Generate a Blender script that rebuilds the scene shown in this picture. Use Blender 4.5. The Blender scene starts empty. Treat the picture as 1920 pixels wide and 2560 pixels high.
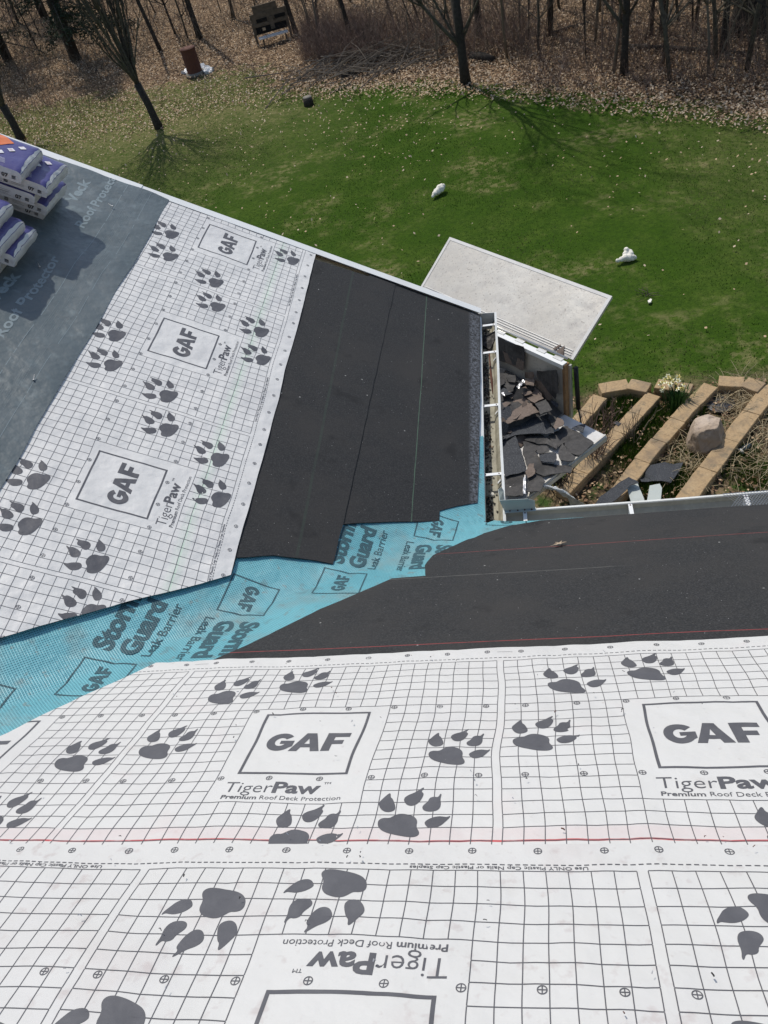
import bpy, bmesh, math, random
import numpy as np
from mathutils import Vector, Matrix, noise
random.seed(7); RNG=np.random.default_rng(11)
SC=bpy.context.scene; COL=SC.collection

# ------------------------------------------------------------------ camera
CP=Vector((0.2868,-3.1049,3.3345)); YAW,PIT,ROL,F=-0.2608,-0.7756,-0.2618,1972.9
PR=0.5827; Q=math.hypot(1,PR)                       # roof pitch (rise per run) and slope factor
fw=Vector((math.sin(YAW)*math.cos(PIT),math.cos(YAW)*math.cos(PIT),math.sin(PIT)))
r0=Vector((math.cos(YAW),-math.sin(YAW),0)); u0=r0.cross(fw)
RT=r0*math.cos(ROL)+u0*math.sin(ROL); UP=-r0*math.sin(ROL)+u0*math.cos(ROL)
cam=bpy.data.cameras.new('camera'); co=bpy.data.objects.new('camera',cam); COL.objects.link(co)
cam.sensor_fit='VERTICAL'; cam.sensor_height=24; cam.lens=F/2560*24; cam.clip_end=2000; cam.clip_start=.05
co.matrix_world=Matrix(((RT.x,UP.x,-fw.x,CP.x),(RT.y,UP.y,-fw.y,CP.y),(RT.z,UP.z,-fw.z,CP.z),(0,0,0,1)))
SC.camera=co
# ------------------------------------------------------------------ light
AZ,EL=math.radians(121),math.radians(58)            # direction TO the sun
w=bpy.data.worlds.new('World'); SC.world=w; w.use_nodes=True
nt=w.node_tree; bg=nt.nodes['Background']; sky=nt.nodes.new('ShaderNodeTexSky'); sky.sky_type='NISHITA'
sky.sun_disc=False; sky.sun_elevation=EL; sky.sun_rotation=math.pi/2-AZ; sky.air_density=1.2; sky.dust_density=1.5
nt.links.new(sky.outputs[0],bg.inputs[0]); bg.inputs[1].default_value=.12
sl=bpy.data.lights.new('sun','SUN'); sl.energy=3.05; sl.angle=math.radians(.55); sl.color=(1,.95,.86)
so=bpy.data.objects.new('sun',sl); COL.objects.link(so)
sd=Vector((math.cos(EL)*math.cos(AZ),math.cos(EL)*math.sin(AZ),math.sin(EL)))
so.rotation_euler=sd.to_track_quat('Z','Y').to_euler(); so.location=sd*30
SC.view_settings.view_transform='Standard'; SC.view_settings.look='None'; SC.view_settings.exposure=0.08
SC.view_settings.gamma=1

# ------------------------------------------------------------------ helpers
def ray(px,py): return RT*((px-960)/F)-UP*((py-1280)/F)+fw
def at(px,py,z):
    d=ray(px,py); return CP+d*((z-CP.z)/d.z)
def atp(px,py,P0,n):
    d=ray(px,py); return CP+d*((P0-CP).dot(n)/d.dot(n))
G=-4.4
NB=Vector((PR,0,1))/Q; NA=Vector((0,PR,1))/Q
def PB(s,y,n=0): return Vector((-s/Q,y,s*PR/Q))+NB*n       # gable slope: s up the slope from its eave
def PA(x,d,n=0): return Vector((x,-d/Q,d*PR/Q))+NA*n       # main slope: d up the slope from its eave
def wobB(s,y): return .002*noise.noise(Vector((s*1.3,y*1.3,3)))+.0022
def wobA(x,d): return .002*noise.noise(Vector((x*1.3,d*1.3,9)))+.0022

def tag(o,label=None,cat=None,group=None,kind=None):
    if label: o['label']=label
    if cat: o['category']=cat
    if group: o['group']=group
    if kind: o['kind']=kind
    return o
def thing(name,label,cat,loc=(0,0,0),rz=0,group=None):
    o=bpy.data.objects.new(name,None); COL.objects.link(o); o.location=loc; o.rotation_euler=(0,0,rz)
    return tag(o,label,cat,group)
def link(name,me,parent=None):
    o=bpy.data.objects.new(name,me); COL.objects.link(o)
    if parent: o.parent=parent
    return o
def obj(name,bm,mats,parent=None,smooth=False):
    me=bpy.data.meshes.new(name); bm.to_mesh(me); bm.free()
    for m in (mats if isinstance(mats,(list,tuple)) else [mats]): me.materials.append(m)
    if smooth: me.polygons.foreach_set('use_smooth',[True]*len(me.polygons))
    return link(name,me,parent)
def raw(name,V,Fc,mats,parent=None,mi=None,smooth=False):
    me=bpy.data.meshes.new(name); me.from_pydata([tuple(v) for v in V],[],Fc)
    for m in (mats if isinstance(mats,(list,tuple)) else [mats]): me.materials.append(m)
    if mi is not None: me.polygons.foreach_set('material_index',mi)
    if smooth: me.polygons.foreach_set('use_smooth',[True]*len(me.polygons))
    me.update(); return link(name,me,parent)
def quads(name,V,mats,mi=None,parent=None,n=4):
    """V: (N,n,3) array of separate faces"""
    N=len(V); me=bpy.data.meshes.new(name); me.vertices.add(N*n); me.vertices.foreach_set('co',V.reshape(-1).astype(np.float32))
    me.loops.add(N*n); me.loops.foreach_set('vertex_index',np.arange(N*n,dtype=np.int32))
    me.polygons.add(N); me.polygons.foreach_set('loop_start',np.arange(0,N*n,n,dtype=np.int32)); me.polygons.foreach_set('loop_total',np.full(N,n,dtype=np.int32))
    for m in (mats if isinstance(mats,(list,tuple)) else [mats]): me.materials.append(m)
    if mi is not None: me.polygons.foreach_set('material_index',mi.astype(np.int32))
    me.update(); me.validate(); return link(name,me,parent)
def box(bm,c,s,M=None,mi=0,bev=0):
    r=bmesh.ops.create_cube(bm,size=1); vs=r['verts']
    bmesh.ops.scale(bm,vec=s,verts=vs); bmesh.ops.translate(bm,vec=c,verts=vs)
    if M is not None: bmesh.ops.transform(bm,matrix=M,verts=vs)
    fs=list({f for v in vs for f in v.link_faces})
    for f in fs: f.material_index=mi
    if bev:
        es=list({e for v in vs for e in v.link_edges}); bmesh.ops.bevel(bm,geom=es,offset=bev,segments=2,affect='EDGES',profile=.5)
    return vs
def tube(V,Fc,pts,rad,sides=6,cap=True):
    n0=len(V); prev=None
    for i,p in enumerate(pts):
        d=(pts[min(i+1,len(pts)-1)]-pts[max(i-1,0)])
        if d.length<1e-9: d=Vector((0,0,1))
        d.normalize()
        a=prev if prev is not None else (Vector((1,0,0)) if abs(d.x)<.8 else Vector((0,1,0)))
        a=(a-d*a.dot(d)); 
        if a.length<1e-6: a=d.orthogonal()
        a.normalize(); prev=a; b=d.cross(a)
        for k in range(sides):
            t=2*math.pi*k/sides; V.append(p+(a*math.cos(t)+b*math.sin(t))*rad[i])
    for i in range(len(pts)-1):
        for k in range(sides):
            a=n0+i*sides+k; b=n0+i*sides+(k+1)%sides
            Fc.append((a,b,b+sides,a+sides))
    if cap:
        Fc.append(tuple(n0+k for k in reversed(range(sides)))); m=n0+(len(pts)-1)*sides; Fc.append(tuple(m+k for k in range(sides)))
def tubeobj(name,pts,rad,mat,parent=None,sides=8):
    V=[];Fc=[]; r=rad if isinstance(rad,(list,tuple)) else [rad]*len(pts)
    tube(V,Fc,[Vector(p) for p in pts],r,sides); return raw(name,V,Fc,mat,parent,smooth=True)
def prism(bm,pts,dn,mi=0,mis=None):
    """solid from 3D outline pts, thickened by vector dn"""
    a=[bm.verts.new(p) for p in pts]; b=[bm.verts.new(Vector(p)+dn) for p in pts]; n=len(pts)
    f=bm.faces.new(a); g=bm.faces.new(b[::-1]); f.material_index=mi; g.material_index=mi
    for i in range(n):
        h=bm.faces.new((a[i],b[i],b[(i+1)%n],a[(i+1)%n])); h.material_index=mi if mis is None else mis
    return f,g

# ------------------------------------------------------------------ materials
def mat(name,col,rough=.7,**k):
    m=bpy.data.materials.new(name); m.use_nodes=True; T=m.node_tree; b=T.nodes['Principled BSDF']
    b.inputs['Roughness'].default_value=rough; b.inputs['Metallic'].default_value=k.get('metal',0)
    b.inputs['Specular IOR Level'].default_value=k.get('spec',.4)
    L=T.links.new; tc=T.nodes.new('ShaderNodeTexCoord'); src=tc.outputs[k.get('co','Object')]
    m['src']=0
    col=(*col,1); cur=None
    def N(scale,det=3,rgh=.55,vec=None):
        n=T.nodes.new('ShaderNodeTexNoise'); n.inputs['Scale'].default_value=scale; n.inputs['Detail'].default_value=det; n.inputs['Roughness'].default_value=rgh
        L(vec if vec is not None else src,n.inputs['Vector']); return n.outputs['Fac']
    def ramp(f,a,b_):
        r=T.nodes.new('ShaderNodeMapRange'); r.inputs[1].default_value=a; r.inputs[2].default_value=b_; L(f,r.inputs[0]); return r.outputs[0]
    def mix(f,A,B,mode='MIX'):
        x=T.nodes.new('ShaderNodeMix'); x.data_type='RGBA'; x.blend_type=mode
        if isinstance(f,(int,float)): x.inputs[0].default_value=f
        else: L(f,x.inputs[0])
        for v,i in ((A,6),(B,7)):
            if isinstance(v,tuple): x.inputs[i].default_value=v
            else: L(v,x.inputs[i])
        return x.outputs[2]
    cur=col
    for (sc,a,b_,c2,amt) in k.get('noise',[]):
        f=ramp(N(sc),a,b_); mm=T.nodes.new('ShaderNodeMath'); mm.operation='MULTIPLY'; mm.inputs[1].default_value=amt; L(f,mm.inputs[0])
        cur=mix(mm.outputs[0],cur,(*c2,1))
    for (sc,thr,c2) in k.get('specks',[]):
        v=T.nodes.new('ShaderNodeTexVoronoi'); v.inputs['Scale'].default_value=sc; L(src,v.inputs['Vector'])
        sep=T.nodes.new('ShaderNodeSeparateColor'); L(v.outputs['Color'],sep.inputs[0])
        g=T.nodes.new('ShaderNodeMath'); g.operation='GREATER_THAN'; g.inputs[1].default_value=thr; L(sep.outputs[0],g.inputs[0])
        g2=T.nodes.new('ShaderNodeMath'); g2.operation='LESS_THAN'; g2.inputs[1].default_value=.35; L(v.outputs['Distance'],g2.inputs[0])
        g3=T.nodes.new('ShaderNodeMath'); g3.operation='MULTIPLY'; L(g.outputs[0],g3.inputs[0]); L(g2.outputs[0],g3.inputs[1])
        cur=mix(g3.outputs[0],cur,(*c2,1))
    if 'ext' in k: cur=k['ext'](T,L,tc,cur,N,ramp,mix)
    if isinstance(cur,tuple): b.inputs['Base Color'].default_value=cur
    else: L(cur,b.inputs['Base Color'])
    prev=None
    for (sc,st,dist) in k.get('bump',[]):
        bn=T.nodes.new('ShaderNodeBump'); bn.inputs['Strength'].default_value=st; bn.inputs['Distance'].default_value=dist
        L(N(sc,4),bn.inputs['Height'])
        if prev: L(prev,bn.inputs['Normal'])
        prev=bn.outputs[0]
    if 'bumpext' in k:
        bn=T.nodes.new('ShaderNodeBump'); bn.inputs['Strength'].default_value=.6; bn.inputs['Distance'].default_value=k.get('bd',.002)
        L(k['bumpext'](T,L,tc),bn.inputs['Height'])
        if prev: L(prev,bn.inputs['Normal'])
        prev=bn.outputs[0]
    if prev: L(prev,b.inputs['Normal'])
    return m
def band(T,L,val,c,wd):
    """1 where |val-c|<wd"""
    a=T.nodes.new('ShaderNodeMath'); a.operation='SUBTRACT'; L(val,a.inputs[0]); a.inputs[1].default_value=c
    b=T.nodes.new('ShaderNodeMath'); b.operation='ABSOLUTE'; L(a.outputs[0],b.inputs[0])
    r=T.nodes.new('ShaderNodeMapRange'); r.inputs[1].default_value=wd; r.inputs[2].default_value=wd*.5; r.inputs[3].default_value=0; r.inputs[4].default_value=1
    L(b.outputs[0],r.inputs[0]); return r.outputs[0]
def chalk(lines):
    """chalk lines snapped on the sheet: (axis, position, halfwidth, colour, strength)"""
    def f(T,L,tc,cur,N,ramp,mix):
        sx=T.nodes.new('ShaderNodeSeparateXYZ'); L(tc.outputs['UV'],sx.inputs[0])
        wn=N(2.5,2); 
        for ax,pos,wd,col,amt in lines:
            off=T.nodes.new('ShaderNodeMath'); off.operation='MULTIPLY_ADD'; off.inputs[1].default_value=.012; L(wn,off.inputs[0]); L(sx.outputs[ax],off.inputs[2])
            m=band(T,L,off.outputs[0],pos+.006,wd); n=ramp(N(18,4),.12,.5)
            q=T.nodes.new('ShaderNodeMath'); q.operation='MULTIPLY'; L(m,q.inputs[0]); L(n,q.inputs[1])
            q2=T.nodes.new('ShaderNodeMath'); q2.operation='MULTIPLY'; q2.inputs[1].default_value=amt; L(q.outputs[0],q2.inputs[0])
            cur=mix(q2.outputs[0],cur,(*col,1))
        return cur
    return f
RED=(.45,.045,.05); GRN=(.18,.75,.25)
WH=(.575,.57,.555)
dirt=[(1.7,.5,.8,(.52,.51,.51),.7),(9,.66,.85,(.45,.41,.38),.45),(40,.66,.78,(.40,.35,.33),.4)]
crk=[(1.6,.55,.08),(5,.35,.03),(16,.22,.010),(60,.12,.003)]
M_A1=mat('printed_white_fabric',WH,.5,noise=dirt+[(5,.62,.78,(.60,.48,.47),.22)],bump=crk,ext=chalk([(1,2.727,.0048,RED,.95),(1,2.700,.030,(.60,.25,.25),.14)]))
M_A2=mat('printed_white_fabric_near',(.56,.555,.54),.5,noise=dirt+[(3.2,.55,.75,(.50,.455,.44),.6),(22,.60,.72,(.40,.34,.33),.45)],bump=crk)
M_B=mat('printed_white_fabric_creased_brightened',(.67,.66,.64),.36,noise=dirt[:1]+dirt[2:],bump=[(1.8,.6,.08),(6,.35,.03),(20,.15,.008)],ext=chalk([(0,1.556,.04,(.48,.70,.50),.16),(0,1.556,.006,(.40,.78,.45),.22)]))  # base paler than the main-slope sheets, brightened to offset weaker sun here
M_INK=mat('grey_print_ink',(.085,.085,.095),.5,noise=[(20,.45,.8,(.12,.12,.13),.6)],bump=crk)
M_TINY=mat('pale_print_ink',(.25,.25,.26),.6)
def blackmat(name,lines,adh=False):
    def ext(T,L,tc,cur,N,ramp,mix):
        if adh:
            sx=T.nodes.new('ShaderNodeSeparateXYZ'); L(tc.outputs['UV'],sx.inputs[0])
            m=band(T,L,sx.outputs[0],.045,.052); n=ramp(N(60,5,.7),.42,.62)
            q=T.nodes.new('ShaderNodeMath'); q.operation='MULTIPLY'; L(m,q.inputs[0]); L(n,q.inputs[1])
            cur=mix(q.outputs[0],cur,(.13,.14,.16,1))
        return chalk(lines)(T,L,tc,cur,N,ramp,mix)
    return mat(name,(.019,.0195,.021),.75,spec=.3,noise=[(130,.45,.75,(.055,.055,.056),.85),(30,.5,.8,(.036,.035,.034),.6),(2.2,.45,.7,(.036,.034,.033),.8),(5,.62,.72,(.010,.010,.011),.6)],
        specks=[(190,.9975,(.26,.26,.26)),(75,.9990,(.28,.28,.27))],bump=[(260,.5,.0015),(5,.35,.01)],ext=ext)
M_BB=blackmat('black_granule_sheet_gable',[(0,.436,.0035,(.10,.18,.12),.6)],True)
M_BI=blackmat('black_granule_sheet_gable_upper',[(0,1.02,.01,(.035,.05,.04),.5)])
M_AO=blackmat('black_granule_sheet_main',[(1,.49,.0035,(.25,.05,.05),.7)])
M_AI=blackmat('black_granule_sheet_main_upper',[(1,1.585,.0035,(.28,.05,.05),.8),(1,.845,.004,(.16,.16,.15),.5)])
def waff(T,L,tc):
    sx=T.nodes.new('ShaderNodeSeparateXYZ'); L(tc.outputs['UV'],sx.inputs[0]); o=[]
    for i in (0,1):
        a=T.nodes.new('ShaderNodeMath'); a.operation='MULTIPLY'; a.inputs[1].default_value=2*math.pi/.0105; L(sx.outputs[i],a.inputs[0])
        s=T.nodes.new('ShaderNodeMath'); s.operation='SINE'; L(a.outputs[0],s.inputs[0]); o.append(s.outputs[0])
    m=T.nodes.new('ShaderNodeMath'); m.operation='MAXIMUM'; L(o[0],m.inputs[0]); L(o[1],m.inputs[1]); return m.outputs[0]
def waffcol(T,L,tc,cur,N,ramp,mix):
    r=ramp(waff(T,L,tc),.35,-.35); q=T.nodes.new('ShaderNodeMath'); q.operation='MULTIPLY'; q.inputs[1].default_value=.75; L(r,q.inputs[0])
    return mix(q.outputs[0],cur,(.04,.14,.18,1))
M_BLUE=mat('blue_woven_membrane',(.165,.44,.50),.38,noise=[(2.5,.45,.75,(.12,.35,.41),.8),(4,.52,.70,(.24,.32,.31),.6),(13,.6,.72,(.14,.22,.23),.7),(28,.62,.72,(.22,.22,.19),.6),(55,.66,.74,(.09,.13,.14),.6)],bump=[(2.5,.6,.06),(9,.4,.02)],bumpext=waff,ext=waffcol,bd=.0015)
M_BINK=mat('dark_print_on_blue',(.035,.09,.11),.5,bumpext=waff,bd=.0015)
M_FELT=mat('slate_felt_film',(.085,.108,.116),.42,spec=.5,noise=[(1.2,.4,.7,(.128,.148,.155),.6),(11,.58,.75,(.17,.21,.22),.55),(60,.62,.8,(.15,.18,.19),.35)],bump=[(2.0,.6,.06),(6,.4,.02),(24,.2,.006)])
M_FINK=mat('pale_print_on_felt',(.20,.245,.26),.4)
M_FLINE=mat('pale_line_on_felt',(.24,.29,.29),.4)
M_WMET=mat('white_painted_metal',(.72,.73,.72),.35,noise=[(6,.5,.8,(.60,.60,.58),.5)])
M_GUT=mat('gutter_outside_paint',(.66,.67,.65),.4,noise=[(4,.45,.75,(.45,.44,.40),.6),(40,.6,.75,(.35,.33,.28),.4)])
M_GIN=mat('gutter_inside_grime',(.30,.28,.21),.6,noise=[(9,.4,.7,(.13,.12,.09),.8),(45,.5,.7,(.40,.38,.30),.5)])
M_GIN2=mat('gutter_inside_grey',(.40,.39,.33),.6,noise=[(5,.4,.7,(.27,.26,.22),.7),(45,.5,.7,(.46,.44,.38),.4)])
M_GRIT=mat('black_grit',(.03,.028,.027),.9,noise=[(30,.5,.7,(.14,.13,.12),.7)],bump=[(90,.8,.01)])
M_RUST=mat('rust',(.105,.042,.027),.85,noise=[(12,.4,.7,(.09,.035,.025),.9),(50,.5,.7,(.15,.07,.04),.4)],bump=[(40,.4,.01)])
M_SPL=mat('pale_grey_green_plate',(.42,.46,.44),.42,noise=[(8,.5,.8,(.34,.37,.35),.6)])
M_GALV=mat('galvanised_sheet',(.55,.55,.56),.35,metal=.7,noise=[(8,.45,.7,(.42,.42,.43),.7)],bump=[(12,.3,.01)])
M_OSB=mat('osb_board',(.50,.36,.20),.8,noise=[(28,.45,.6,(.62,.47,.28),.9),(70,.5,.7,(.30,.19,.10),.6)],bump=[(60,.3,.003)])
M_SIDE=mat('pale_siding',(.55,.54,.50),.6,noise=[(3,.5,.8,(.48,.47,.43),.4)])
M_GLASS=mat('window_glass',(.03,.04,.05),.06,spec=.8)
M_PURP=mat('purple_print_wrap',(.060,.055,.19),.3,spec=.5,noise=[(5,.5,.8,(.085,.08,.24),.6)],bump=[(9,.5,.012),(35,.2,.004)])
M_WRAP=mat('white_plastic_wrap',(.60,.60,.60),.3,spec=.5,noise=[(10,.45,.75,(.42,.42,.43),.7)],bump=[(14,.7,.012),(45,.4,.004)])
M_LBL=mat('white_side_print',(.58,.58,.58),.4,noise=[(25,.5,.7,(.46,.46,.47),.5)],bump=[(14,.4,.01)])
M_BLK=mat('black_ink',(.03,.03,.035),.5)
M_ORG=mat('orange_print',(.72,.19,.06),.35)
M_PWH=mat('white_print',(.68,.68,.70),.35)
M_PPK=mat('pink_print',(.60,.34,.36),.4)
def litter(T,L,tc,cur,N,ramp,mix):
    at_=T.nodes.new('ShaderNodeAttribute'); at_.attribute_name='litter'; bed=T.nodes.new('ShaderNodeAttribute'); bed.attribute_name='bed'; dry=T.nodes.new('ShaderNodeAttribute'); dry.attribute_name='dry'
    g=mix(ramp(N(1.1,4,.6),.42,.70),(.040,.080,.009,1),(.070,.108,.018,1))
    g=mix(ramp(N(14,4,.7),.38,.72),g,(.024,.050,.008,1))
    d1=ramp(N(.55,4,.65),.50,.68); d2=ramp(N(6,4,.7),.46,.6)
    q=T.nodes.new('ShaderNodeMath'); q.operation='MULTIPLY'; L(d1,q.inputs[0]); L(d2,q.inputs[1]); g=mix(q.outputs[0],g,(.17,.16,.07,1))
    q=T.nodes.new('ShaderNodeMath'); q.operation='MULTIPLY'; L(dry.outputs['Fac'],q.inputs[0]); L(ramp(N(9,4,.7),.3,.7),q.inputs[1]); g=mix(q.outputs[0],g,(.20,.17,.085,1))
    v=T.nodes.new('ShaderNodeTexVoronoi'); v.inputs['Scale'].default_value=15; v.inputs['Randomness'].default_value=1; L(tc.outputs['Object'],v.inputs['Vector'])
    sp=T.nodes.new('ShaderNodeSeparateColor'); L(v.outputs['Color'],sp.inputs[0])
    l=mix(sp.outputs[0],(.14,.09,.055,1),(.50,.36,.225,1)); l=mix(ramp(N(1.5,4,.7),.45,.75),l,(.15,.10,.065,1)); l=mix(ramp(v.outputs['Distance'],.35,.7),l,(.06,.04,.027,1))
    a=T.nodes.new('ShaderNodeMath'); a.operation='MULTIPLY_ADD'; a.inputs[1].default_value=1.7; a.inputs[2].default_value=-.85; L(N(3.5,5,.75),a.inputs[0])
    b=T.nodes.new('ShaderNodeMath'); b.operation='ADD'; L(a.outputs[0],b.inputs[0]); L(at_.outputs['Fac'],b.inputs[1])
    o=mix(ramp(b.outputs[0],.42,.60),g,l)
    soil=mix(ramp(N(9,4,.7),.4,.6),(.05,.038,.026,1),(.20,.15,.09,1)); soil=mix(ramp(N(3,4,.7),.5,.62),soil,(.045,.075,.02,1))
    return mix(bed.outputs['Fac'],o,soil)
M_GND=mat('lawn_and_leaf_litter',(.05,.1,.02),.95,spec=.03,bump=[(30,.7,.03),(4,.3,.05)],ext=litter)
M_GR1=mat('grass_blade',(.046,.092,.011),.8,spec=.04); M_GR2=mat('grass_blade_light',(.080,.130,.022),.8,spec=.04); M_GR3=mat('grass_blade_dry',(.22,.19,.09),.9,spec=.1)
M_LF1=mat('leaf_tan',(.47,.34,.215),.85,spec=.2); M_LF2=mat('leaf_brown',(.24,.15,.09),.9,spec=.2); M_LF3=mat('leaf_pale',(.50,.40,.29),.8,spec=.2)
M_BARK=mat('grey_brown_bark',(.10,.085,.065),.95,noise=[(14,.4,.7,(.035,.03,.024),.9),(3,.45,.7,(.085,.085,.05),.6)],bump=[(25,.9,.03)])
M_BARKD=mat('dark_bark',(.032,.027,.022),.95,noise=[(10,.4,.7,(.06,.05,.04),.7)],bump=[(25,.9,.03)])
M_TWIG=mat('twig_grey',(.14,.115,.085),.95); M_BRUSH=mat('brush_red_brown',(.17,.115,.09),.95); M_BRUSH2=mat('brush_grey',(.15,.125,.10),.95)
M_NEED=mat('dark_needles',(.014,.026,.012),.9); M_NEED2=mat('dark_needles_pale',(.028,.045,.018),.9)  # second needle green, a little paler, mixed in at random
M_BLKT=mat('tan_wall_block',(.40,.28,.155),.9,noise=[(35,.4,.7,(.27,.19,.11),.8),(4,.5,.8,(.43,.33,.21),.5),(2.6,.50,.66,(.22,.165,.11),.8),(9,.58,.7,(.15,.13,.09),.6)],bump=[(60,.5,.006)])
M_ROCK=mat('pinkish_boulder',(.33,.255,.19),.85,noise=[(3,.4,.65,(.52,.43,.35),.8),(14,.5,.7,(.18,.14,.11),.8),(1.6,.5,.62,(.24,.18,.13),.7)],bump=[(6,.7,.05),(30,.5,.012)])
M_LID=mat('dusty_white_panel',(.54,.51,.455),.36,metal=.25,noise=[(1.6,.40,.66,(.62,.60,.55),.9),(9,.52,.70,(.43,.405,.375),.5),(45,.60,.70,(.22,.19,.17),.6),(110,.64,.72,(.15,.12,.10),.5)],bump=[(6,.3,.015)])
M_WPAN=mat('white_panel',(.66,.65,.63),.45,noise=[(7,.45,.7,(.50,.48,.45),.6)])
M_ALU=mat('bright_aluminium',(.70,.69,.65),.32,metal=.6,noise=[(14,.4,.7,(.55,.53,.48),.6)])
M_WOOD=mat('orange_stained_edge',(.33,.19,.09),.8,noise=[(16,.4,.7,(.20,.12,.07),.7)])
M_SHT=mat('tan_brown_shingle',(.150,.118,.098),.95,noise=[(90,.4,.7,(.24,.19,.165),.7),(8,.5,.7,(.09,.07,.06),.6)],bump=[(160,.5,.003)])
M_SHG=mat('grey_shingle_underside',(.060,.058,.058),.9,noise=[(25,.4,.7,(.09,.086,.084),.8),(5,.5,.62,(.035,.034,.034),.8),(70,.6,.7,(.14,.13,.12),.6)],bump=[(60,.4,.004)])
M_SHD=mat('blue_black_shingle',(.035,.038,.045),.85,noise=[(120,.5,.7,(.14,.15,.16),.7)],bump=[(160,.5,.003)])
M_BLKR=mat('black_rubber',(.012,.012,.013),.5)
M_STEEL=mat('dark_steel',(.06,.06,.065),.45,metal=.5)
M_PLAS=mat('translucent_white_sheet',(.66,.67,.67),.3,noise=[(8,.45,.7,(.50,.51,.52),.7)],bump=[(10,.8,.03)])
M_FOAM=mat('cream_foam',(.78,.75,.66),.8,noise=[(9,.5,.7,(.66,.62,.52),.5)],bump=[(22,.6,.03)])
M_PLYW=mat('weathered_board',(.15,.115,.08),.9,noise=[(7,.4,.7,(.08,.065,.045),.9)],bump=[(20,.4,.01)])
M_HOLE=mat('dark_opening',(.012,.011,.010),1)
M_FLW=mat('daffodil_white',(.78,.77,.58),.6); M_FLY=mat('daffodil_yellow',(.78,.68,.25),.6); M_FLG=mat('daffodil_leaf',(.05,.12,.03),.6)
M_STRAW=mat('dry_straw',(.42,.34,.21),.85)
M_CONC=mat('concrete_ring',(.22,.20,.17),.9,noise=[(12,.4,.7,(.13,.12,.1),.7)])

# ------------------------------------------------------------------ print artwork (cells of two inches)
def text_polys(s,size=1.0,bold=0.0,sx=1.0,shear=0.0):
    cu=bpy.data.curves.new('t','FONT'); cu.body=s; cu.size=size; cu.offset=bold; cu.shear=shear; cu.resolution_u=3; cu.fill_mode='FRONT'
    o=bpy.data.objects.new('t',cu); COL.objects.link(o); bpy.context.view_layer.update()
    me=bpy.data.meshes.new_from_object(o.evaluated_get(bpy.context.evaluated_depsgraph_get()))
    P=[[(me.vertices[i].co.x*sx,me.vertices[i].co.y) for i in p.vertices] for p in me.polygons]
    bpy.data.objects.remove(o); bpy.data.curves.remove(cu); bpy.data.meshes.remove(me)
    xs=[q[0] for p in P for q in p]; return P,min(xs),max(xs)
def fit_text(s,x0,x1,y0,cap,bold=0.0,shear=0.0):
    """text from x0 to x1, baseline y0, capital height cap"""
    H,_,_=text_polys('H',1.0); ch=max(q[1] for p in H for q in p)
    sz=cap/ch; P,a,b=text_polys(s,sz,bold*cap,1,shear); k=(x1-x0)/(b-a)
    return [[(x0+(x-a)*k,y0+y) for x,y in p] for p in P]
def gaf(x0,y0,W,H,slant=0.0):
    o=[]; n=26; out=[];inn=[]
    for i in range(n+1):
        t=math.radians(38+ (322-38)*i/n); out.append((1+1.0*math.cos(t),1+1.0*math.sin(t))); inn.append((1.02+.42*math.cos(t),1+.46*math.sin(t)))
    for i in range(n): o.append([out[i],out[i+1],inn[i+1],inn[i]])
    bx=out[-1][0]; iy=inn[-1][1]
    o.append([inn[-1],out[-1],(2.0,.52),(2.0,.78),(1.38,.78)])
    o.append([(1.0,.78),(2.0,.78),(2.0,1.14),(1.0,1.14)])
    A=[[(0,0),(.62,0),(.78,.42),(.93,.8),(1.12,1.4),(1.12,2),(.78,2)],[(2.3,0),(1.12+.4,2),(1.12,2),(1.12,1.4),(1.33,.8),(1.48,.42),(1.62,0)],[(.78,.42),(1.48,.42),(1.33,.8),(.93,.8)]]
    o+=[[(x+1.88,y) for x,y in p] for p in A]
    Fp=[[(0,0),(.66,0),(.66,.72),(.66,1.16),(.66,1.54),(0,2),],[(.66,.72),(1.42,.72),(1.42,1.16),(.66,1.16)],[(0,2),(.66,1.54),(1.7,1.54),(1.7,2)]]
    o+=[[(x+4.28,y) for x,y in p] for p in Fp]
    k=W/5.98; h=H/2
    return [[(x0+x*k+slant*y*h,y0+y*h) for x,y in p] for p in o]
PAD=[(527,360),(545,310),(530,275),(535,250),(560,232),(605,228),(680,240),(760,265),(795,300),(797,345),(780,372),(750,382),(715,380),(690,395),(660,412),(625,418),(585,412),(545,395)]
TOES=[[(487,335),(475,355),(430,380),(380,392),(345,388),(325,385),(303,398),(310,380),(340,352),(380,315),(430,298),(470,302)],
[(478,455),(470,480),(425,515),(410,545),(375,557),(350,550),(325,583),(318,575),(338,535),(345,480),(375,440),(425,428),(465,435)],
[(592,520),(585,550),(550,575),(510,590),(485,603),(432,637),(428,628),(455,600),(440,585),(450,560),(485,510),(530,480),(575,485)],
[(773,475),(770,510),(735,545),(718,562),(685,592),(673,590),(680,555),(665,540),(657,470),(675,440),(720,427),(755,440)]]
def smoothpoly(P,it=1):
    for _ in range(it):
        R=[]
        for i in range(len(P)):
            a,b=P[i],P[(i+1)%len(P)]; R+= [(a[0]*.75+b[0]*.25,a[1]*.75+b[1]*.25),(a[0]*.25+b[0]*.75,a[1]*.25+b[1]*.75)]
        P=R
    return P
PAW=[]
for p in [PAD]+TOES: PAW.append(smoothpoly([(-(x-665+.29*(y-323))/128,(y-323)/105) for x,y in p],2))
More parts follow.
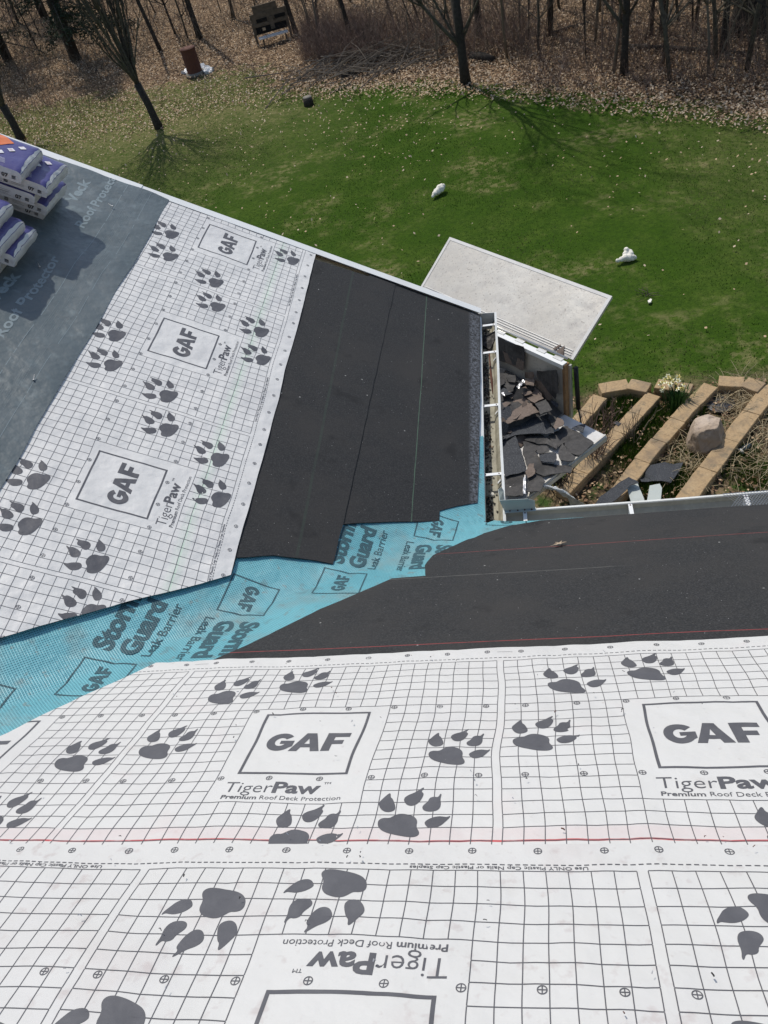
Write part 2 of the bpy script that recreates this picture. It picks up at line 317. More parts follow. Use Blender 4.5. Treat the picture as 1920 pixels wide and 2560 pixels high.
def ring(cx,cy,r,wd,n=16):
    o=[]
    for i in range(n):
        a,b=2*math.pi*i/n,2*math.pi*(i+1)/n
        o.append([(cx+r*math.cos(a),cy+r*math.sin(a)),(cx+r*math.cos(b),cy+r*math.sin(b)),(cx+(r-wd)*math.cos(b),cy+(r-wd)*math.sin(b)),(cx+(r-wd)*math.cos(a),cy+(r-wd)*math.sin(a))])
    h=wd*.5; q=r-wd
    return o+[[(cx-q,cy-h),(cx+q,cy-h),(cx+q,cy+h),(cx-q,cy+h)],[(cx-h,cy+h),(cx+h,cy+h),(cx+h,cy+q),(cx-h,cy+q)],[(cx-h,cy-q),(cx+h,cy-q),(cx+h,cy-h),(cx-h,cy-h)]]
def rect(x0,y0,x1,y1): return [(x0,y0),(x1,y0),(x1,y1),(x0,y1)]
PAWS=[(20.25,8.1),(18.25,2.2),(12.95,.95),(8.85,17.05),(3.8,15.9),(1.7,9.4)]
PER=23.48
def panel_polys():
    o=[]; lw=.022
    for i in range(24):
        segs=[(0,20)] if i<=7 or i>=16 else [(0,4),(14,20)]
        if i in (7,16): segs=[(0,20)]
        for a,b in segs:
            for j in range(a,b): o.append((0,rect(i-lw,j+lw,i+lw,j+1-lw)))
    for j in range(21):
        for i in range(23):
            if 4<j<14 and 7<=i<16: continue
            o.append((0,rect(i,j-lw,i+1,j+lw)))
    for cx,cy in PAWS: o+= [(1,[(cx+x,cy+y) for x,y in p]) for p in PAW]
    x0,x1,y0,y1,b=8.13,14.83,6.63,13.33,.17
    o+=[(1,q) for q in (rect(x0,y0,x1,y0+b),rect(x0,y1-b,x1,y1),rect(x0,y0+b,x0+b,y1-b),rect(x1-b,y0+b,x1,y1-b))]
    o+=[(1,q) for q in gaf(8.95,8.95,5.15,1.95)]
    o+=[(1,q) for q in fit_text('Tiger',7.85,10.75,4.92,.95,-.012)]
    o+=[(1,q) for q in fit_text('Paw',10.8,13.55,4.92,.95,.045)]
    o+=[(1,q) for q in fit_text('TM',13.65,14.05,5.72,.18,0)]
    o+=[(1,q) for q in fit_text('Premium',7.95,10.05,4.28,.34,.03)]
    o+=[(1,q) for q in fit_text('Roof Deck Protection',10.25,14.85,4.28,.34,0)]
    for k in range(8):
        u=1.27+3*k
        if u>23: break
        for v in (13.78,6.25,21.3,-1.3): o+=[(1,q) for q in ring(u,v,.20,.045)]
    t=0.
    while t<PER:
        for v in (20.42,-.40): o.append((1,rect(t,v-.03,t+.22,v+.03)))
        t+=.34
    o+=[(1,q) for q in fit_text('Use ONLY Plastic Cap Nails or Plastic Cap Staples',2.1,10.1,-.28,.20,.02)]
    for i in range(14): o.append((1,rect(-.45+i*.08,21.2,-.41+i*.08,21.26)))
    return o
PANEL=panel_polys()
def flatmesh(polys,h):
    bm=bmesh.new()
    for big,p in polys:
        try: f=bm.faces.new([bm.verts.new((x,y,h)) for x,y in p]); f.material_index=1
        except ValueError: continue
    bmesh.ops.triangulate(bm,faces=[f for f in bm.faces if len(f.verts)>4])
    return bm
def gridcut(bm,x0,x1,dx,y0,y1,dy):
    x=x0
    while x<=x1: bmesh.ops.bisect_plane(bm,geom=bm.verts[:]+bm.edges[:]+bm.faces[:],plane_co=(x,0,0),plane_no=(1,0,0),dist=1e-5); x+=dx
    y=y0
    while y<=y1: bmesh.ops.bisect_plane(bm,geom=bm.verts[:]+bm.edges[:]+bm.faces[:],plane_co=(0,y,0),plane_no=(0,1,0),dist=1e-5); y+=dy
pbm=flatmesh(PANEL,.016); gridcut(pbm,0,PER,.5,-1.5,21.5,.5)
pbm.verts.index_update(); PV=np.array([v.co[:] for v in pbm.verts]); PF=[tuple(v.index for v in f.verts) for f in pbm.faces]; pbm.free()
C=0.0508
def sheet(name,ks,v0,v1,toplane,P3,wob,n0,mats,cuts,seed,amp,wu=1.0):
    """printed underlayment: ks=panel range, toplane(u,v)->(a,b) on roof plane; cuts: half planes in (a,b): keep n.(p-p0)>0"""
    bm=bmesh.new(); U0=ks[0]*PER; U1=(ks[1]+1)*PER; nu=int(round((U1-U0)/.5)); vs=[v0]+[k*.5 for k in range(math.ceil(v0*2+.01),math.floor(v1*2-.01)+1)]+[v1]
    gu=[U0+(U1-U0)*i/nu for i in range(nu+1)]
    gv=[[bm.verts.new((a,b,0)) for b in vs] for a in gu]
    for i in range(nu):
        for j in range(len(vs)-1): bm.faces.new((gv[i][j],gv[i+1][j],gv[i+1][j+1],gv[i][j+1]))
    for k in range(ks[0],ks[1]+1):
        vv=[bm.verts.new((x+k*PER,y,z)) for x,y,z in PV]
        for f in PF:
            try: bm.faces.new([vv[i] for i in f]).material_index=1
            except ValueError: pass
    for v_,s_ in ((v0,1),(v1,-1)):
        bmesh.ops.bisect_plane(bm,geom=bm.verts[:]+bm.edges[:]+bm.faces[:],plane_co=(0,v_,0),plane_no=(0,-s_,0),clear_outer=True,dist=1e-6)
    uvm={}
    for v in bm.verts:
        u,q,h=v.co; a,b=toplane(u,q); v.co=(a,b,h*C)
    for (p0,nn) in cuts:
        bmesh.ops.bisect_plane(bm,geom=bm.verts[:]+bm.edges[:]+bm.faces[:],plane_co=(*p0,0),plane_no=(-nn[0],-nn[1],0),clear_outer=True,dist=1e-6)
    uv=bm.loops.layers.uv.new('UVMap')
    for f in bm.faces:
        for l in f.loops: l[uv].uv=l.vert.co.xy
    for v in bm.verts:
        a,b,h=v.co
        w1=noise.noise(Vector((a*2.6,b*2.6,seed)))*.011*wu+noise.noise(Vector((a*7,b*7,seed+5)))*.0035*wu; w2=noise.noise(Vector((a*2.6,b*2.6,seed+20)))*.009*wu+noise.noise(Vector((a*7,b*7,seed+25)))*.003*wu
        e=.5+.5*noise.noise(Vector((a*3.2,b*3.2,seed+40))); e2=abs(noise.noise(Vector((a*9,b*5,seed+50))))
        v.co=P3(a+w1,b+w2,n0+wob(a,b)+amp*e+amp*.45*e2+h)
    return obj(name,bm,mats,smooth=True)

# ------------------------------------------------------------------ ground
BX=[-60,-16.78,-13.4,-10.48,-9.31,-7.25,-5.22,-3.12,-.69,.3,2.27,3.73,5.09,5.91,14]
BY=[26,24.06,23.16,22.92,23.71,23.7,23.41,22.7,21.46,20.7,19.1,18.0,16.8,16.0,10]
def bord(x): return np.interp(x,BX,BY)
gx=np.concatenate([[-500,-200,-90],np.arange(-60,20,.6),[30,80,200,500]]); gy=np.concatenate([[-500,-200,-60,-20],np.arange(-6,66,.5),[80,120,250,500]])
V=[];lit=[];bed=[];dry=[]
for y in gy:
    for x in gx:
        z=G+ (.06*noise.noise(Vector((x*.3,y*.3,0))) if y>8 else 0)
        V.append((x,y,z)); d=y-bord(x)
        wl=float(np.clip((-x-5.5)/3,0,1)*np.clip((29.5-y)/3,0,1)); lit.append(float(np.clip((d+1.6)/3.0,0,1))*(1-wl)+wl*float(np.clip((d+1.0)/9,0,.62)))
        b=1.0 if (1.2+(y-6.66)*.62<x<6 and y<6.75-.10*(x-1.4) and y>-2) else 0.0
        bed.append(b)
        dd=float(np.clip((y-15)/7,0,1)*np.clip((-x-3)/6,0,1)*.95+np.clip((x-3)/3,0,1)*np.clip((y-8)/5,0,1)*.45); dry.append(dd)
nx=len(gx); Fc=[(j*nx+i,j*nx+i+1,(j+1)*nx+i+1,(j+1)*nx+i) for j in range(len(gy)-1) for i in range(nx-1)]
gnd=raw('ground',V,Fc,M_GND,smooth=True)
for nm,ar in (('litter',lit),('bed',bed),('dry',dry)):
    a=gnd.data.attributes.new(nm,'FLOAT','POINT'); a.data.foreach_set('value',ar)
tag(gnd,kind='structure')
# grass blades
def blades(N,x0,x1,y0,y1,h0,h1,wd,seed,mask=None):
    r=np.random.default_rng(seed); x=r.uniform(x0,x1,N); y=r.uniform(y0,y1,N)
    if mask is not None: k=mask(x,y,r); x=x[k];y=y[k]
    n=len(x); a=r.uniform(0,2*np.pi,n); h=r.uniform(h0,h1,n); t=r.uniform(0,.7,n)*h; b=r.uniform(0,2*np.pi,n)
    z=np.full(n,G)
    P=np.zeros((n,3,3)); P[:,0]=np.stack([x-wd*np.cos(a),y-wd*np.sin(a),z],1); P[:,1]=np.stack([x+wd*np.cos(a),y+wd*np.sin(a),z],1); P[:,2]=np.stack([x+t*np.cos(b),y+t*np.sin(b),z+h],1)
    return P,x,y,r
def lawnmask(x,y,r): return (y<bord(x)+.5-r.uniform(0,2,len(x))+np.where(x<-6,4.5*r.random(len(x)),0))&~((x>1.1)&(y<6.7))&~((y<3.0))
P,x,y,r=blades(190000,-19,9,3,28,.012,.035,.008,3,lawnmask)
nz=np.array([noise.noise(Vector((a*.9,b*.9,4))) for a,b in zip(x,y)]); mi=np.where(nz+r.normal(0,.25,len(x))>.33,2,np.where(r.random(len(x))<.35,1,0))
tag(quads('lawn_grass',P,[M_GR1,M_GR2,M_GR3],mi,n=3),'short green lawn grass with dry patches','grass',kind='stuff')
def leafcards(N,fx,seed,sz=(.05,.11),lift=.03):
    r=np.random.default_rng(seed); x,y=fx(r,N); n=len(x); a=r.uniform(0,2*np.pi,n); s=r.uniform(*sz,n); t=r.normal(0,.45,(n,2)); z=G+.065+r.uniform(0,lift,n)
    e1=np.stack([np.cos(a),np.sin(a),t[:,0]],1)*s[:,None]*.5; e2=np.stack([-np.sin(a),np.cos(a),t[:,1]],1)*s[:,None]*.33
    c=np.stack([x,y,z],1); P=np.stack([c-e1,c-e2*1.1,c+e1,c+e2],1); return P,r.integers(0,3,n)
def fl(r,N):
    x=r.uniform(-34,9,N); d=r.exponential(7,N)-1.6+np.abs(r.normal(0,.9,N)); y=bord(x)+d; k=(y<58)&~((x<-6)&(y<29)&(r.random(N)<.60)); return x[k],y[k]
P,mi=leafcards(115000,fl,5,(.035,.085)); 
def fl2(r,N):
    x=r.uniform(-15,9,N); y=bord(x)-r.exponential(3.2,N); k=(y>7.5)&((x<-1)|(r.random(N)<.35)); return x[k],y[k]
P2,m2=leafcards(3600,fl2,6,(.03,.07),.02); m2=np.where(m2==1,0,m2)
P=np.concatenate([P,P2]); mi=np.concatenate([mi,m2])
tag(quads('fallen_leaves',P,[M_LF1,M_LF2,M_LF3],mi),'tan and brown oak leaves covering the woodland floor and scattered over the lawn edge','leaves',kind='stuff')
# ------------------------------------------------------------------ house
house=thing('house','house under re-roofing with bare roof deck, cross gable and white gutters','house')
def wedge(name,pts,dn,m,parent): bm=bmesh.new(); prism(bm,pts,dn); return obj(name,bm,m,parent)
YR=-6.6; XR=-5.0
bm=bmesh.new()
prism(bm,[(-11,0,0),(6,0,0),(6,YR,-YR*PR),(-11,YR,-YR*PR)],Vector((0,0,-.16)))
prism(bm,[(6,YR,-YR*PR),(6,2*YR,0),(-11,2*YR,0),(-11,YR,-YR*PR)],Vector((0,0,-.16)))
obj('main_roof_deck',bm,M_OSB,house)
bm=bmesh.new()
prism(bm,[(0,0,0),(0,2.235,0),(XR,2.235,-XR*PR),(XR,XR,-XR*PR)],Vector((0,0,-.16)))
prism(bm,[(XR,2.235,-XR*PR),(2*XR,2.235,0),(2*XR,0,0),(XR,XR,-XR*PR)],Vector((0,0,-.16)))
obj('gable_roof_deck',bm,M_OSB,house)
bm=bmesh.new()
box(bm,(-2.5,(-.4+2*YR+.4)/2,(G-.25)/2),(16.2,-2*YR-.8,-G-.25-.02))
box(bm,(-5,.65,(G-.2)/2),(9.2,2.5,-G-.2-.02))
bmesh.ops.translate(bm,vec=(0,0,0),verts=bm.verts)
a=[(-.4,1.9,-.22),(-9.6,1.9,-.22),(XR,1.9,-XR*PR-.25)]
prism(bm,a,Vector((0,-.1,0)))
obj('wall',bm,M_SIDE,house)
for (x,y,z,sx,sy) in ((-.4,1.0,-2.2,0,1),(2.5,-.4,-2.0,1,0),(-5,1.9,-1.9,1,0)):
    bm=bmesh.new(); d=.5
    c=Vector((x+(.02 if sy else 0),y+(.02 if sx else 0),z))
    for s in (-1,1):
        box(bm,c+Vector((sx*s*.5,sy*s*.5,0)),(.08 if sx else .05,.08 if sy else .05,1.3)); box(bm,c+Vector((0,0,s*.65)),(1.08 if sx else .05,1.08 if sy else .05,.08))
    wi=obj('window',bm,M_WMET,house); bm=bmesh.new(); box(bm,c+Vector((-.012*sy,-.012*sx,0)),(.92 if sx else .02,.92 if sy else .02,1.22)); obj('pane',bm,M_GLASS,wi)
# white metal trim
bm=bmesh.new()   # rake: strip on the slope, folded down over the fascia, with one lap joint
for a,b,dn in ((-.0,2.62,.036),(2.60,5.8,.041)):
    for (y0,y1,z0,z1) in ((2.192,2.262,0,1),):
        P=[PB(a,y0,dn),PB(a,y1,dn),PB(b,y1,dn),PB(b,y0,dn)]; prism(bm,P,-NB*.003)
        P=[PB(a,y1-.003,dn-.003),PB(b,y1-.003,dn-.003),PB(b,y1-.003,-.17),PB(a,y1-.003,-.17)]; prism(bm,P,Vector((0,.005,0)))
obj('rake_trim',bm,M_WMET,house)
bm=bmesh.new()   # drip edges
prism(bm,[PB(.055,.02,.0025),PB(.055,2.19,.0025),PB(-.016,2.19,.0025),PB(-.016,.02,.0025)],NB*.0012)
prism(bm,[PB(-.0155,.02,.0037),PB(-.0155,2.19,.0037),PB(-.0155,2.19,.0037)+Vector((.0,0,-.05)),PB(-.0155,.02,.0037)+Vector((0,0,-.05))],Vector((.002,0,0)))
prism(bm,[PA(.02,.055,.0025),PA(5.9,.055,.0025),PA(5.9,-.016,.0025),PA(.02,-.016,.0025)],NA*.0012)
prism(bm,[PA(.02,-.0155,.0037),PA(5.9,-.0155,.0037),PA(5.9,-.0155,.0037)+Vector((0,0,-.05)),PA(.02,-.0155,.0037)+Vector((0,0,-.05))],Vector((0,.002,0)))
obj('drip_edge',bm,M_WMET,house)
bm=bmesh.new()
box(bm,(-.012,1.12,-.115),(.02,2.2,.17)); box(bm,(3,-.012,-.115),(5.9,.02,.17))
obj('fascia',bm,M_WMET,house)
# gutters: section (distance from fascia, height)
GS=[(.004,-.012),(.004,-.125),(.085,-.125),(.100,-.095),(.128,-.070),(.132,-.020),(.118,-.016),(.118,-.026)]
def gutter(name,axis,a0,a1,label):
    V=[];Fc=[];mi=[]; n=len(GS); steps=24
    for lay,off in ((0,0),(1,.0022)):
        for i in range(steps+1):
            t=a0+(a1-a0)*i/steps
            for (o,z) in GS:
                # outer layer pushed outward
                oo=o+(off if o>.05 else -off*.5); zz=z-(off if z<-.12 else 0)
                oo+=.0015*math.sin(t*5)
                V.append((oo,t,zz) if axis=='y' else (t,oo,zz))
    for lay in (0,1):
        b=lay*(steps+1)*n
        for i in range(steps):
            for k in range(n-1):
                q=b+i*n+k; Fc.append((q,q+1,q+n+1,q+n)); mi.append(0 if (lay==1 or k>=5) else 1)
    g=raw(name,V,Fc,[M_GUT,M_GIN if axis=='y' else M_GIN2],house,mi); g['label']=label; return g
gb_=gutter('gutter','y',.0,2.262,'short white gutter along the gable eave, full of black grit')
ga_=gutter('gutter','x',.1335,5.9,'long white gutter along the main eave')
bm=bmesh.new(); 
prism(bm,[(o,2.258,z) for o,z in GS[:6]],Vector((0,.004,0))); obj('end_cap',bm,M_GUT,gb_)
bm=bmesh.new(); prism(bm,[(.004,.0,-.012),(.004,.0,-.125),(.09,.0,-.125),(.118,.0,-.09),(.118,.0,-.02)],Vector((0,-.003,0))); obj('corner_cap',bm,M_GIN2,gb_)
def hanger(axis,t,par):
    bm=bmesh.new(); w=.011
    def P(o,s,z): return (o,t+s,z) if axis=='y' else (t+s,o,z)
    for (o0,z0,o1,z1) in ((-.004,-.022,.126,-.020),):
        prism(bm,[P(o0,-w,z0),P(o1,-w,z1),P(o1,w,z1),P(o0,w,z0)],Vector((0,0,-.004)))
    pts=[(.104,-.024),(.112,-.045),(.110,-.075),(.090,-.10)]
    for (a,b) in zip(pts,pts[1:]): prism(bm,[P(a[0],-w*.8,a[1]),P(b[0],-w*.8,b[1]),P(b[0],w*.8,b[1]),P(a[0],w*.8,a[1])],Vector((.003,0,0)) if axis=='y' else Vector((0,.003,0)))
    h=obj('hanger',bm,M_WMET,par)
    for o in (.022,.105): 
        bm=bmesh.new(); c=P(o,0,-.019); bmesh.ops.create_cone(bm,cap_ends=True,segments=8,radius1=.0045,radius2=.0035,depth=.004,matrix=Matrix.Translation(c))
        obj('screw',bm,M_RUST,h)
for t in (2.10,1.745,1.13,.455): hanger('y',t,gb_)
for t in (.245,.833,1.448,2.1,2.8,3.5,4.2,4.9,5.6): hanger('x',t,ga_)
# splash guard at the inside corner: folded plate standing on both outer lips
bm=bmesh.new(); o=.128
prism(bm,[(o,o,-.02),(o,.30,-.02),(o-.012,.30,.012),(o-.028,.24,.055),(o-.02,o-.02,.095)],Vector((.002,.001,0)))
prism(bm,[(o,o,-.02),(.305,o,-.02),(.305,o-.004,.055),(.265,o-.015,.085),(o-.02,o-.02,.095)],Vector((.001,.002,0)))
prism(bm,[(o,o-.018,-.0145),(.31,o-.018,-.0145),(.31,o+.01,-.0145),(o,o+.01,-.0145)],Vector((0,0,-.002)))
sg=obj('splash_guard',bm,M_SPL,gb_); sg['label']='pale grey folded splash guard plate at the inside corner of the gutters'
for x in (.16,.205,.245,.285):
    bm=bmesh.new(); bmesh.ops.create_cone(bm,cap_ends=True,segments=8,radius1=.005,radius2=.004,depth=.004,matrix=Matrix.Translation((x,o-.006,-.011))); obj('screw',bm,M_RUST,sg)
# expanded metal mesh guard at the right end
V=[];Fc=[]; m0,m1=1.33,5.9; n=int((m1-m0)/.016)
for i in range(n):
    x=m0+i*.016
    for s in (-1,1):
        tube(V,Fc,[Vector((x,-.005 if s>0 else .125,-.008)),Vector((x+.05,.06,-.009)),Vector((x+.10,.125 if s>0 else -.005,-.008))],[.0012]*3,3,False)
for y in (-.005,.125): tube(V,Fc,[Vector((m0,y,-.007)),Vector((m1,y,-.007))],[.002]*2,4)
mg=raw('mesh_guard',V,Fc,M_GALV,ga_); mg['label']='diamond wire mesh guard laid over the gutter'
# grit and muck in the short gutter
r=np.random.default_rng(5); n=1500; y=r.uniform(.01,2.2,n)**1.0; x=.006+.05*r.beta(1,1.6,n)+ (r.random(n)<.25)*r.uniform(0,.04,n); z=-.122+r.uniform(0,.004,n)
s=r.uniform(.003,.009,n); a=r.uniform(0,6.28,n)
k=((np.sin(y*9)+np.sin(y*23+1)+r.normal(0,.8,n))>-.4); x,y,z,s,a=x[k],y[k],z[k],s[k],a[k]; n=len(x)
e1=np.stack([np.cos(a),np.sin(a),r.normal(0,.3,n)],1)*s[:,None]; e2=np.stack([-np.sin(a),np.cos(a),r.normal(0,.3,n)],1)*s[:,None]; c=np.stack([x,y,z],1)
tag(quads('gutter_grit',np.stack([c-e1,c-e2,c+e1,c+e2],1),[M_GRIT,M_LF2],(r.random(n)<.12).astype(int)),'black granules and leaf muck lying along the bottom of the short gutter','grit',kind='stuff')
bm=bmesh.new(); 
prism(bm,[(.008,1.98,-.122),(.008,2.09,-.122),(.112,2.09,-.088),(.112,1.99,-.088),(.068,1.90,-.12)],Vector((0,0,.014))); tag(obj('leaf_clump',bm,M_GRIT),'dark wedge of wet leaves clogging the far end of the short gutter','leaf clump')
tag(tubeobj('rust_streak',[(.060,1.93,-.120),(.066,1.7,-.121),(.072,1.55,-.121),(.078,1.38,-.121)],[.004,.006,.009,.003],M_RUST),'thin rusty streak of debris below the leaf clump in the short gutter','debris')
bm=bmesh.new(); bmesh.ops.create_icosphere(bm,subdivisions=2,radius=.014,matrix=Matrix.Translation((.055,.37,-.115)))
for v in bm.verts: v.co+=Vector((0,0,0))+v.normal*.004*noise.noise(v.co*90)
tag(obj('sealant_blob',bm,M_FOAM),'cream blob of sealant in the short gutter near the corner','sealant')

# ------------------------------------------------------------------ roofing sheets
def keep(p,n): return (p,n)
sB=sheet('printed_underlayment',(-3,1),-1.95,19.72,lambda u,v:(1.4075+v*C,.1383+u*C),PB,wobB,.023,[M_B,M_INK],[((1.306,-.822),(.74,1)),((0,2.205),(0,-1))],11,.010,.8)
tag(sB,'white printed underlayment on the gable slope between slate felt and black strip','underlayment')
sA1=sheet('printed_underlayment',(-2,4),-.2,21.95,lambda u,v:(-1.0396+u*C,2.7787-v*C),PA,wobA,.023,[M_A1,M_INK],[((-1.231,1.641),(.54,.346)),((5.9,0),(-1,0))],31,.011,1.25)
tag(sA1,'white printed underlayment on the main slope with upright lettering and a red chalk line','underlayment')
sA2=sheet('printed_underlayment',(-4,2),-1.77,21.9,lambda u,v:(.4544-u*C,2.8378+v*C),PA,wobA,.029,[M_A2,M_INK],[((-1.231,1.641),(.54,.346)),((5.9,0),(-1,0))],31,.011,1.1)
tag(sA2,'white printed underlayment nearest the camera, its lettering upside down','underlayment')

def slab(name,out,P3,wob,n0,th,m,step=.12,seed=0,edge=.004):
    """solid roofing sheet with an outline in slope coordinates"""
    bm=bmesh.new(); pts=[]
    for i,p in enumerate(out):
        q=out[(i+1)%len(out)]; L=math.hypot(q[0]-p[0],q[1]-p[1]); k=max(1,int(L/.05))
        for j in range(k):
            t=j/k; x=p[0]+(q[0]-p[0])*t; y=p[1]+(q[1]-p[1])*t
            pts.append((x+edge*noise.noise(Vector((x*9,y*9,seed))),y+edge*noise.noise(Vector((x*9,y*9,seed+7)))))
    bm.faces.new([bm.verts.new((x,y,0)) for x,y in pts])
    xs=[p[0] for p in pts]; ys=[p[1] for p in pts]
    gridcut(bm,math.floor(min(xs)/step)*step,max(xs),step,math.floor(min(ys)/step)*step,max(ys),step)
    be=[e for e in bm.edges if e.is_boundary]
    r=bmesh.ops.extrude_edge_only(bm,edges=be)
    for v in r['geom']:
        if isinstance(v,bmesh.types.BMVert): v.co.z=-th
    uv=bm.loops.layers.uv.new('UVMap')
    for f in bm.faces:
        for l in f.loops: l[uv].uv=l.vert.co.xy
    bmesh.ops.triangulate(bm,faces=[f for f in bm.faces if len(f.verts)>4])
    for v in bm.verts:
        a,b,h=v.co; v.co=P3(a,b,n0+wob(a,b)+h+.002*abs(noise.noise(Vector((a*2,b*2,seed+3)))))
    return obj(name,bm,m)
tag(slab('black_roll_strip',[(-.004,2.2),(.90,2.2),(.90,-.30),(.813,-.304),(.56,-.19),(.273,-.077),(.275,.006),(.111,.119),(.037,.164),(.025,.5),(.008,1.2)],PB,wobB,.016,.005,M_BB,seed=2),
  'black granulated strip along the gable eave with a green chalk line','roofing strip')
tag(slab('black_roll_strip',[(.690,2.2),(.88,2.2),(.905,2.158),(1.37,2.128),(1.37,-.84),(1.306,-.818),(1.304,-.714),(1.132,-.638),(.918,-.596),(.835,-.59),(.813,-.304)],PB,wobB,.021,.005,M_BI,seed=3),
  'black granulated strip on the gable slope between the printed sheet and the eave strip','roofing strip')
tag(slab('black_roll_strip',[(-.22,.95),(-.262,.658),(-.237,.505),(-.026,.221),(.147,.077),(.33,.012),(1.0,.02),(5.9,.02),(5.9,.95)],PA,wobA,.016,.005,M_AO,seed=4),
  'black granulated strip along the main eave with a dry leaf on it','roofing strip')
tag(slab('black_roll_strip',[(-.401,.83),(-.531,.991),(-.681,1.169),(-.81,1.369),(-.905,1.516),(-1.019,1.657),(-1.05,1.75),(5.9,1.75),(5.9,.872),(1.282,.862),(-.25,.822)],PA,wobA,.021,.005,M_AI,seed=5),
  'black granulated strip on the main slope just above the eave strip, touching the white sheet','roofing strip')

# blue membrane folded along the valley: a runs up the valley, b across it
EV=Vector((-1,-1,PR)).normalized()
FB=(Vector((0,1,0))-EV*EV.y); FB=(FB).normalized()   # direction in the gable slope, perpendicular to the valley
FB=Vector((0,1,0)); FB=(FB-EV*FB.dot(EV)).normalized()
FA=Vector((1,0,0)); FA=(FA-EV*FA.dot(EV)).normalized()
NV=(NA+NB).normalized()
def VAL(a,b,h=0):
    if b>=0: P=EV*a+FB*b; N=NB; s=-P.x*Q; wv=wobB(s,P.y)
    else: P=EV*a+FA*(-b); N=NA; wv=wobA(P.x,-P.y*Q)
    t=math.exp(-(b/.07)**2); up=.020*t+.012*math.exp(-(b/.2)**2)*(.6+noise.noise(Vector((a*2.2,b*2,60))))
    N2=(N*(1-t)+NV*t).normalized()
    return P+N2*(h+.006+wv+up+.004*abs(noise.noise(Vector((a*5,b*3,70))))+.002*abs(noise.noise(Vector((a*11,b*8,75)))))
def valgeo(eave):
    bm=bmesh.new(); st=.035; A0=-.735; A1=A0+238*st; B0=-.42; B1=B0+29*st
    na=238; nb=int(round((B1-B0)/st))
    g=[[bm.verts.new((A0+(A1-A0)*i/na,B0+(B1-B0)*j/nb,0)) for j in range(nb+1)] for i in range(na+1)]
    for i in range(na):
        for j in range(nb): bm.faces.new((g[i][j],g[i][j+1],g[i+1][j+1],g[i+1][j]))
    polys=[]
    def place(P,o,inv):
        tr=(-.75,.66); n=math.hypot(*tr); tr=(tr[0]/n,tr[1]/n); ur=(tr[1],-tr[0])
        if inv: tr=(-tr[0],-tr[1]); ur=(-ur[0],-ur[1])
        return [[(o[0]+x*tr[0]+y*ur[0],o[1]+x*tr[1]+y*ur[1]) for x,y in p] for p in P]
    W,bd=.235,.007
    blk=[rect(0,-W,W,-W+bd),rect(0,-bd,W,0),rect(0,-W+bd,bd,-bd),rect(W-bd,-W+bd,W,-bd)]
    blk+=gaf(.035,-.155,.165,.07)
    blk+=fit_text('Storm',.29,.60,-.082,.08,.07)+fit_text('Guard',.29,.615,-.195,.08,.07)+fit_text('Leak Barrier',.29,.635,-.262,.042,.015)
    for k in range(0,7):
        polys+=place(blk,(.035+1.208*k,-.053),False)+place(blk,(.145+1.203*k,.068),True)
    polys=[[q for q in p] for p in polys if all(B0+.004<q[1]<B1-.004 for q in p)]
    pb=flatmesh([(1,p) for p in polys],.0014); gridcut(pb,A0,A1,st,B0,B1,st)
    me=bpy.data.meshes.new('t'); pb.to_mesh(me); pb.free(); bm.from_mesh(me); bpy.data.meshes.remove(me)
    geo=lambda: bm.verts[:]+bm.edges[:]+bm.faces[:]
    # eave clips in (a,b): on each half the eave is a straight line through the corner
    ca=EV.dot(Vector((1,0,0))); sa=FA.dot(Vector((1,0,0)))   # main eave direction
    out=[]
    uv=bm.loops.layers.uv.new('UVMap')
    for f in bm.faces:
        for l in f.loops: l[uv].uv=l.vert.co.xy
    for half in (1,-1):
        D=FB if half>0 else FA; ax=0 if half>0 else 1; off=.010 if half>0 else .016
        fs=[f for f in bm.faces if f.calc_center_median().y*half>0]; gg=list({v for f in fs for v in f.verts})+list({e for f in fs for e in f.edges})+fs
        nx_,ny_=EV[ax],D[ax]*half; l2=nx_*nx_+ny_*ny_
        bmesh.ops.bisect_plane(bm,geom=gg,plane_co=(off*nx_/l2,off*ny_/l2,0),plane_no=(nx_,ny_,0),clear_outer=True,dist=1e-6)
    dele=[]
    for f in bm.faces:
        c=f.calc_center_median(); P=EV*c.x+(FB*c.y if c.y>=0 else FA*(-c.y))
        if c.y<0 and P.x>.56: dele.append(f)
    bmesh.ops.delete(bm,geom=dele,context='FACES')
    for v in bm.verts:
        a,b,h=v.co; v.co=VAL(a,b,h)
    return bm
tag(obj('valley_membrane',valgeo(0),[M_BLUE,M_BINK],smooth=True),'blue woven leak barrier membrane with grey lettering folded into the roof valley','roof membrane')

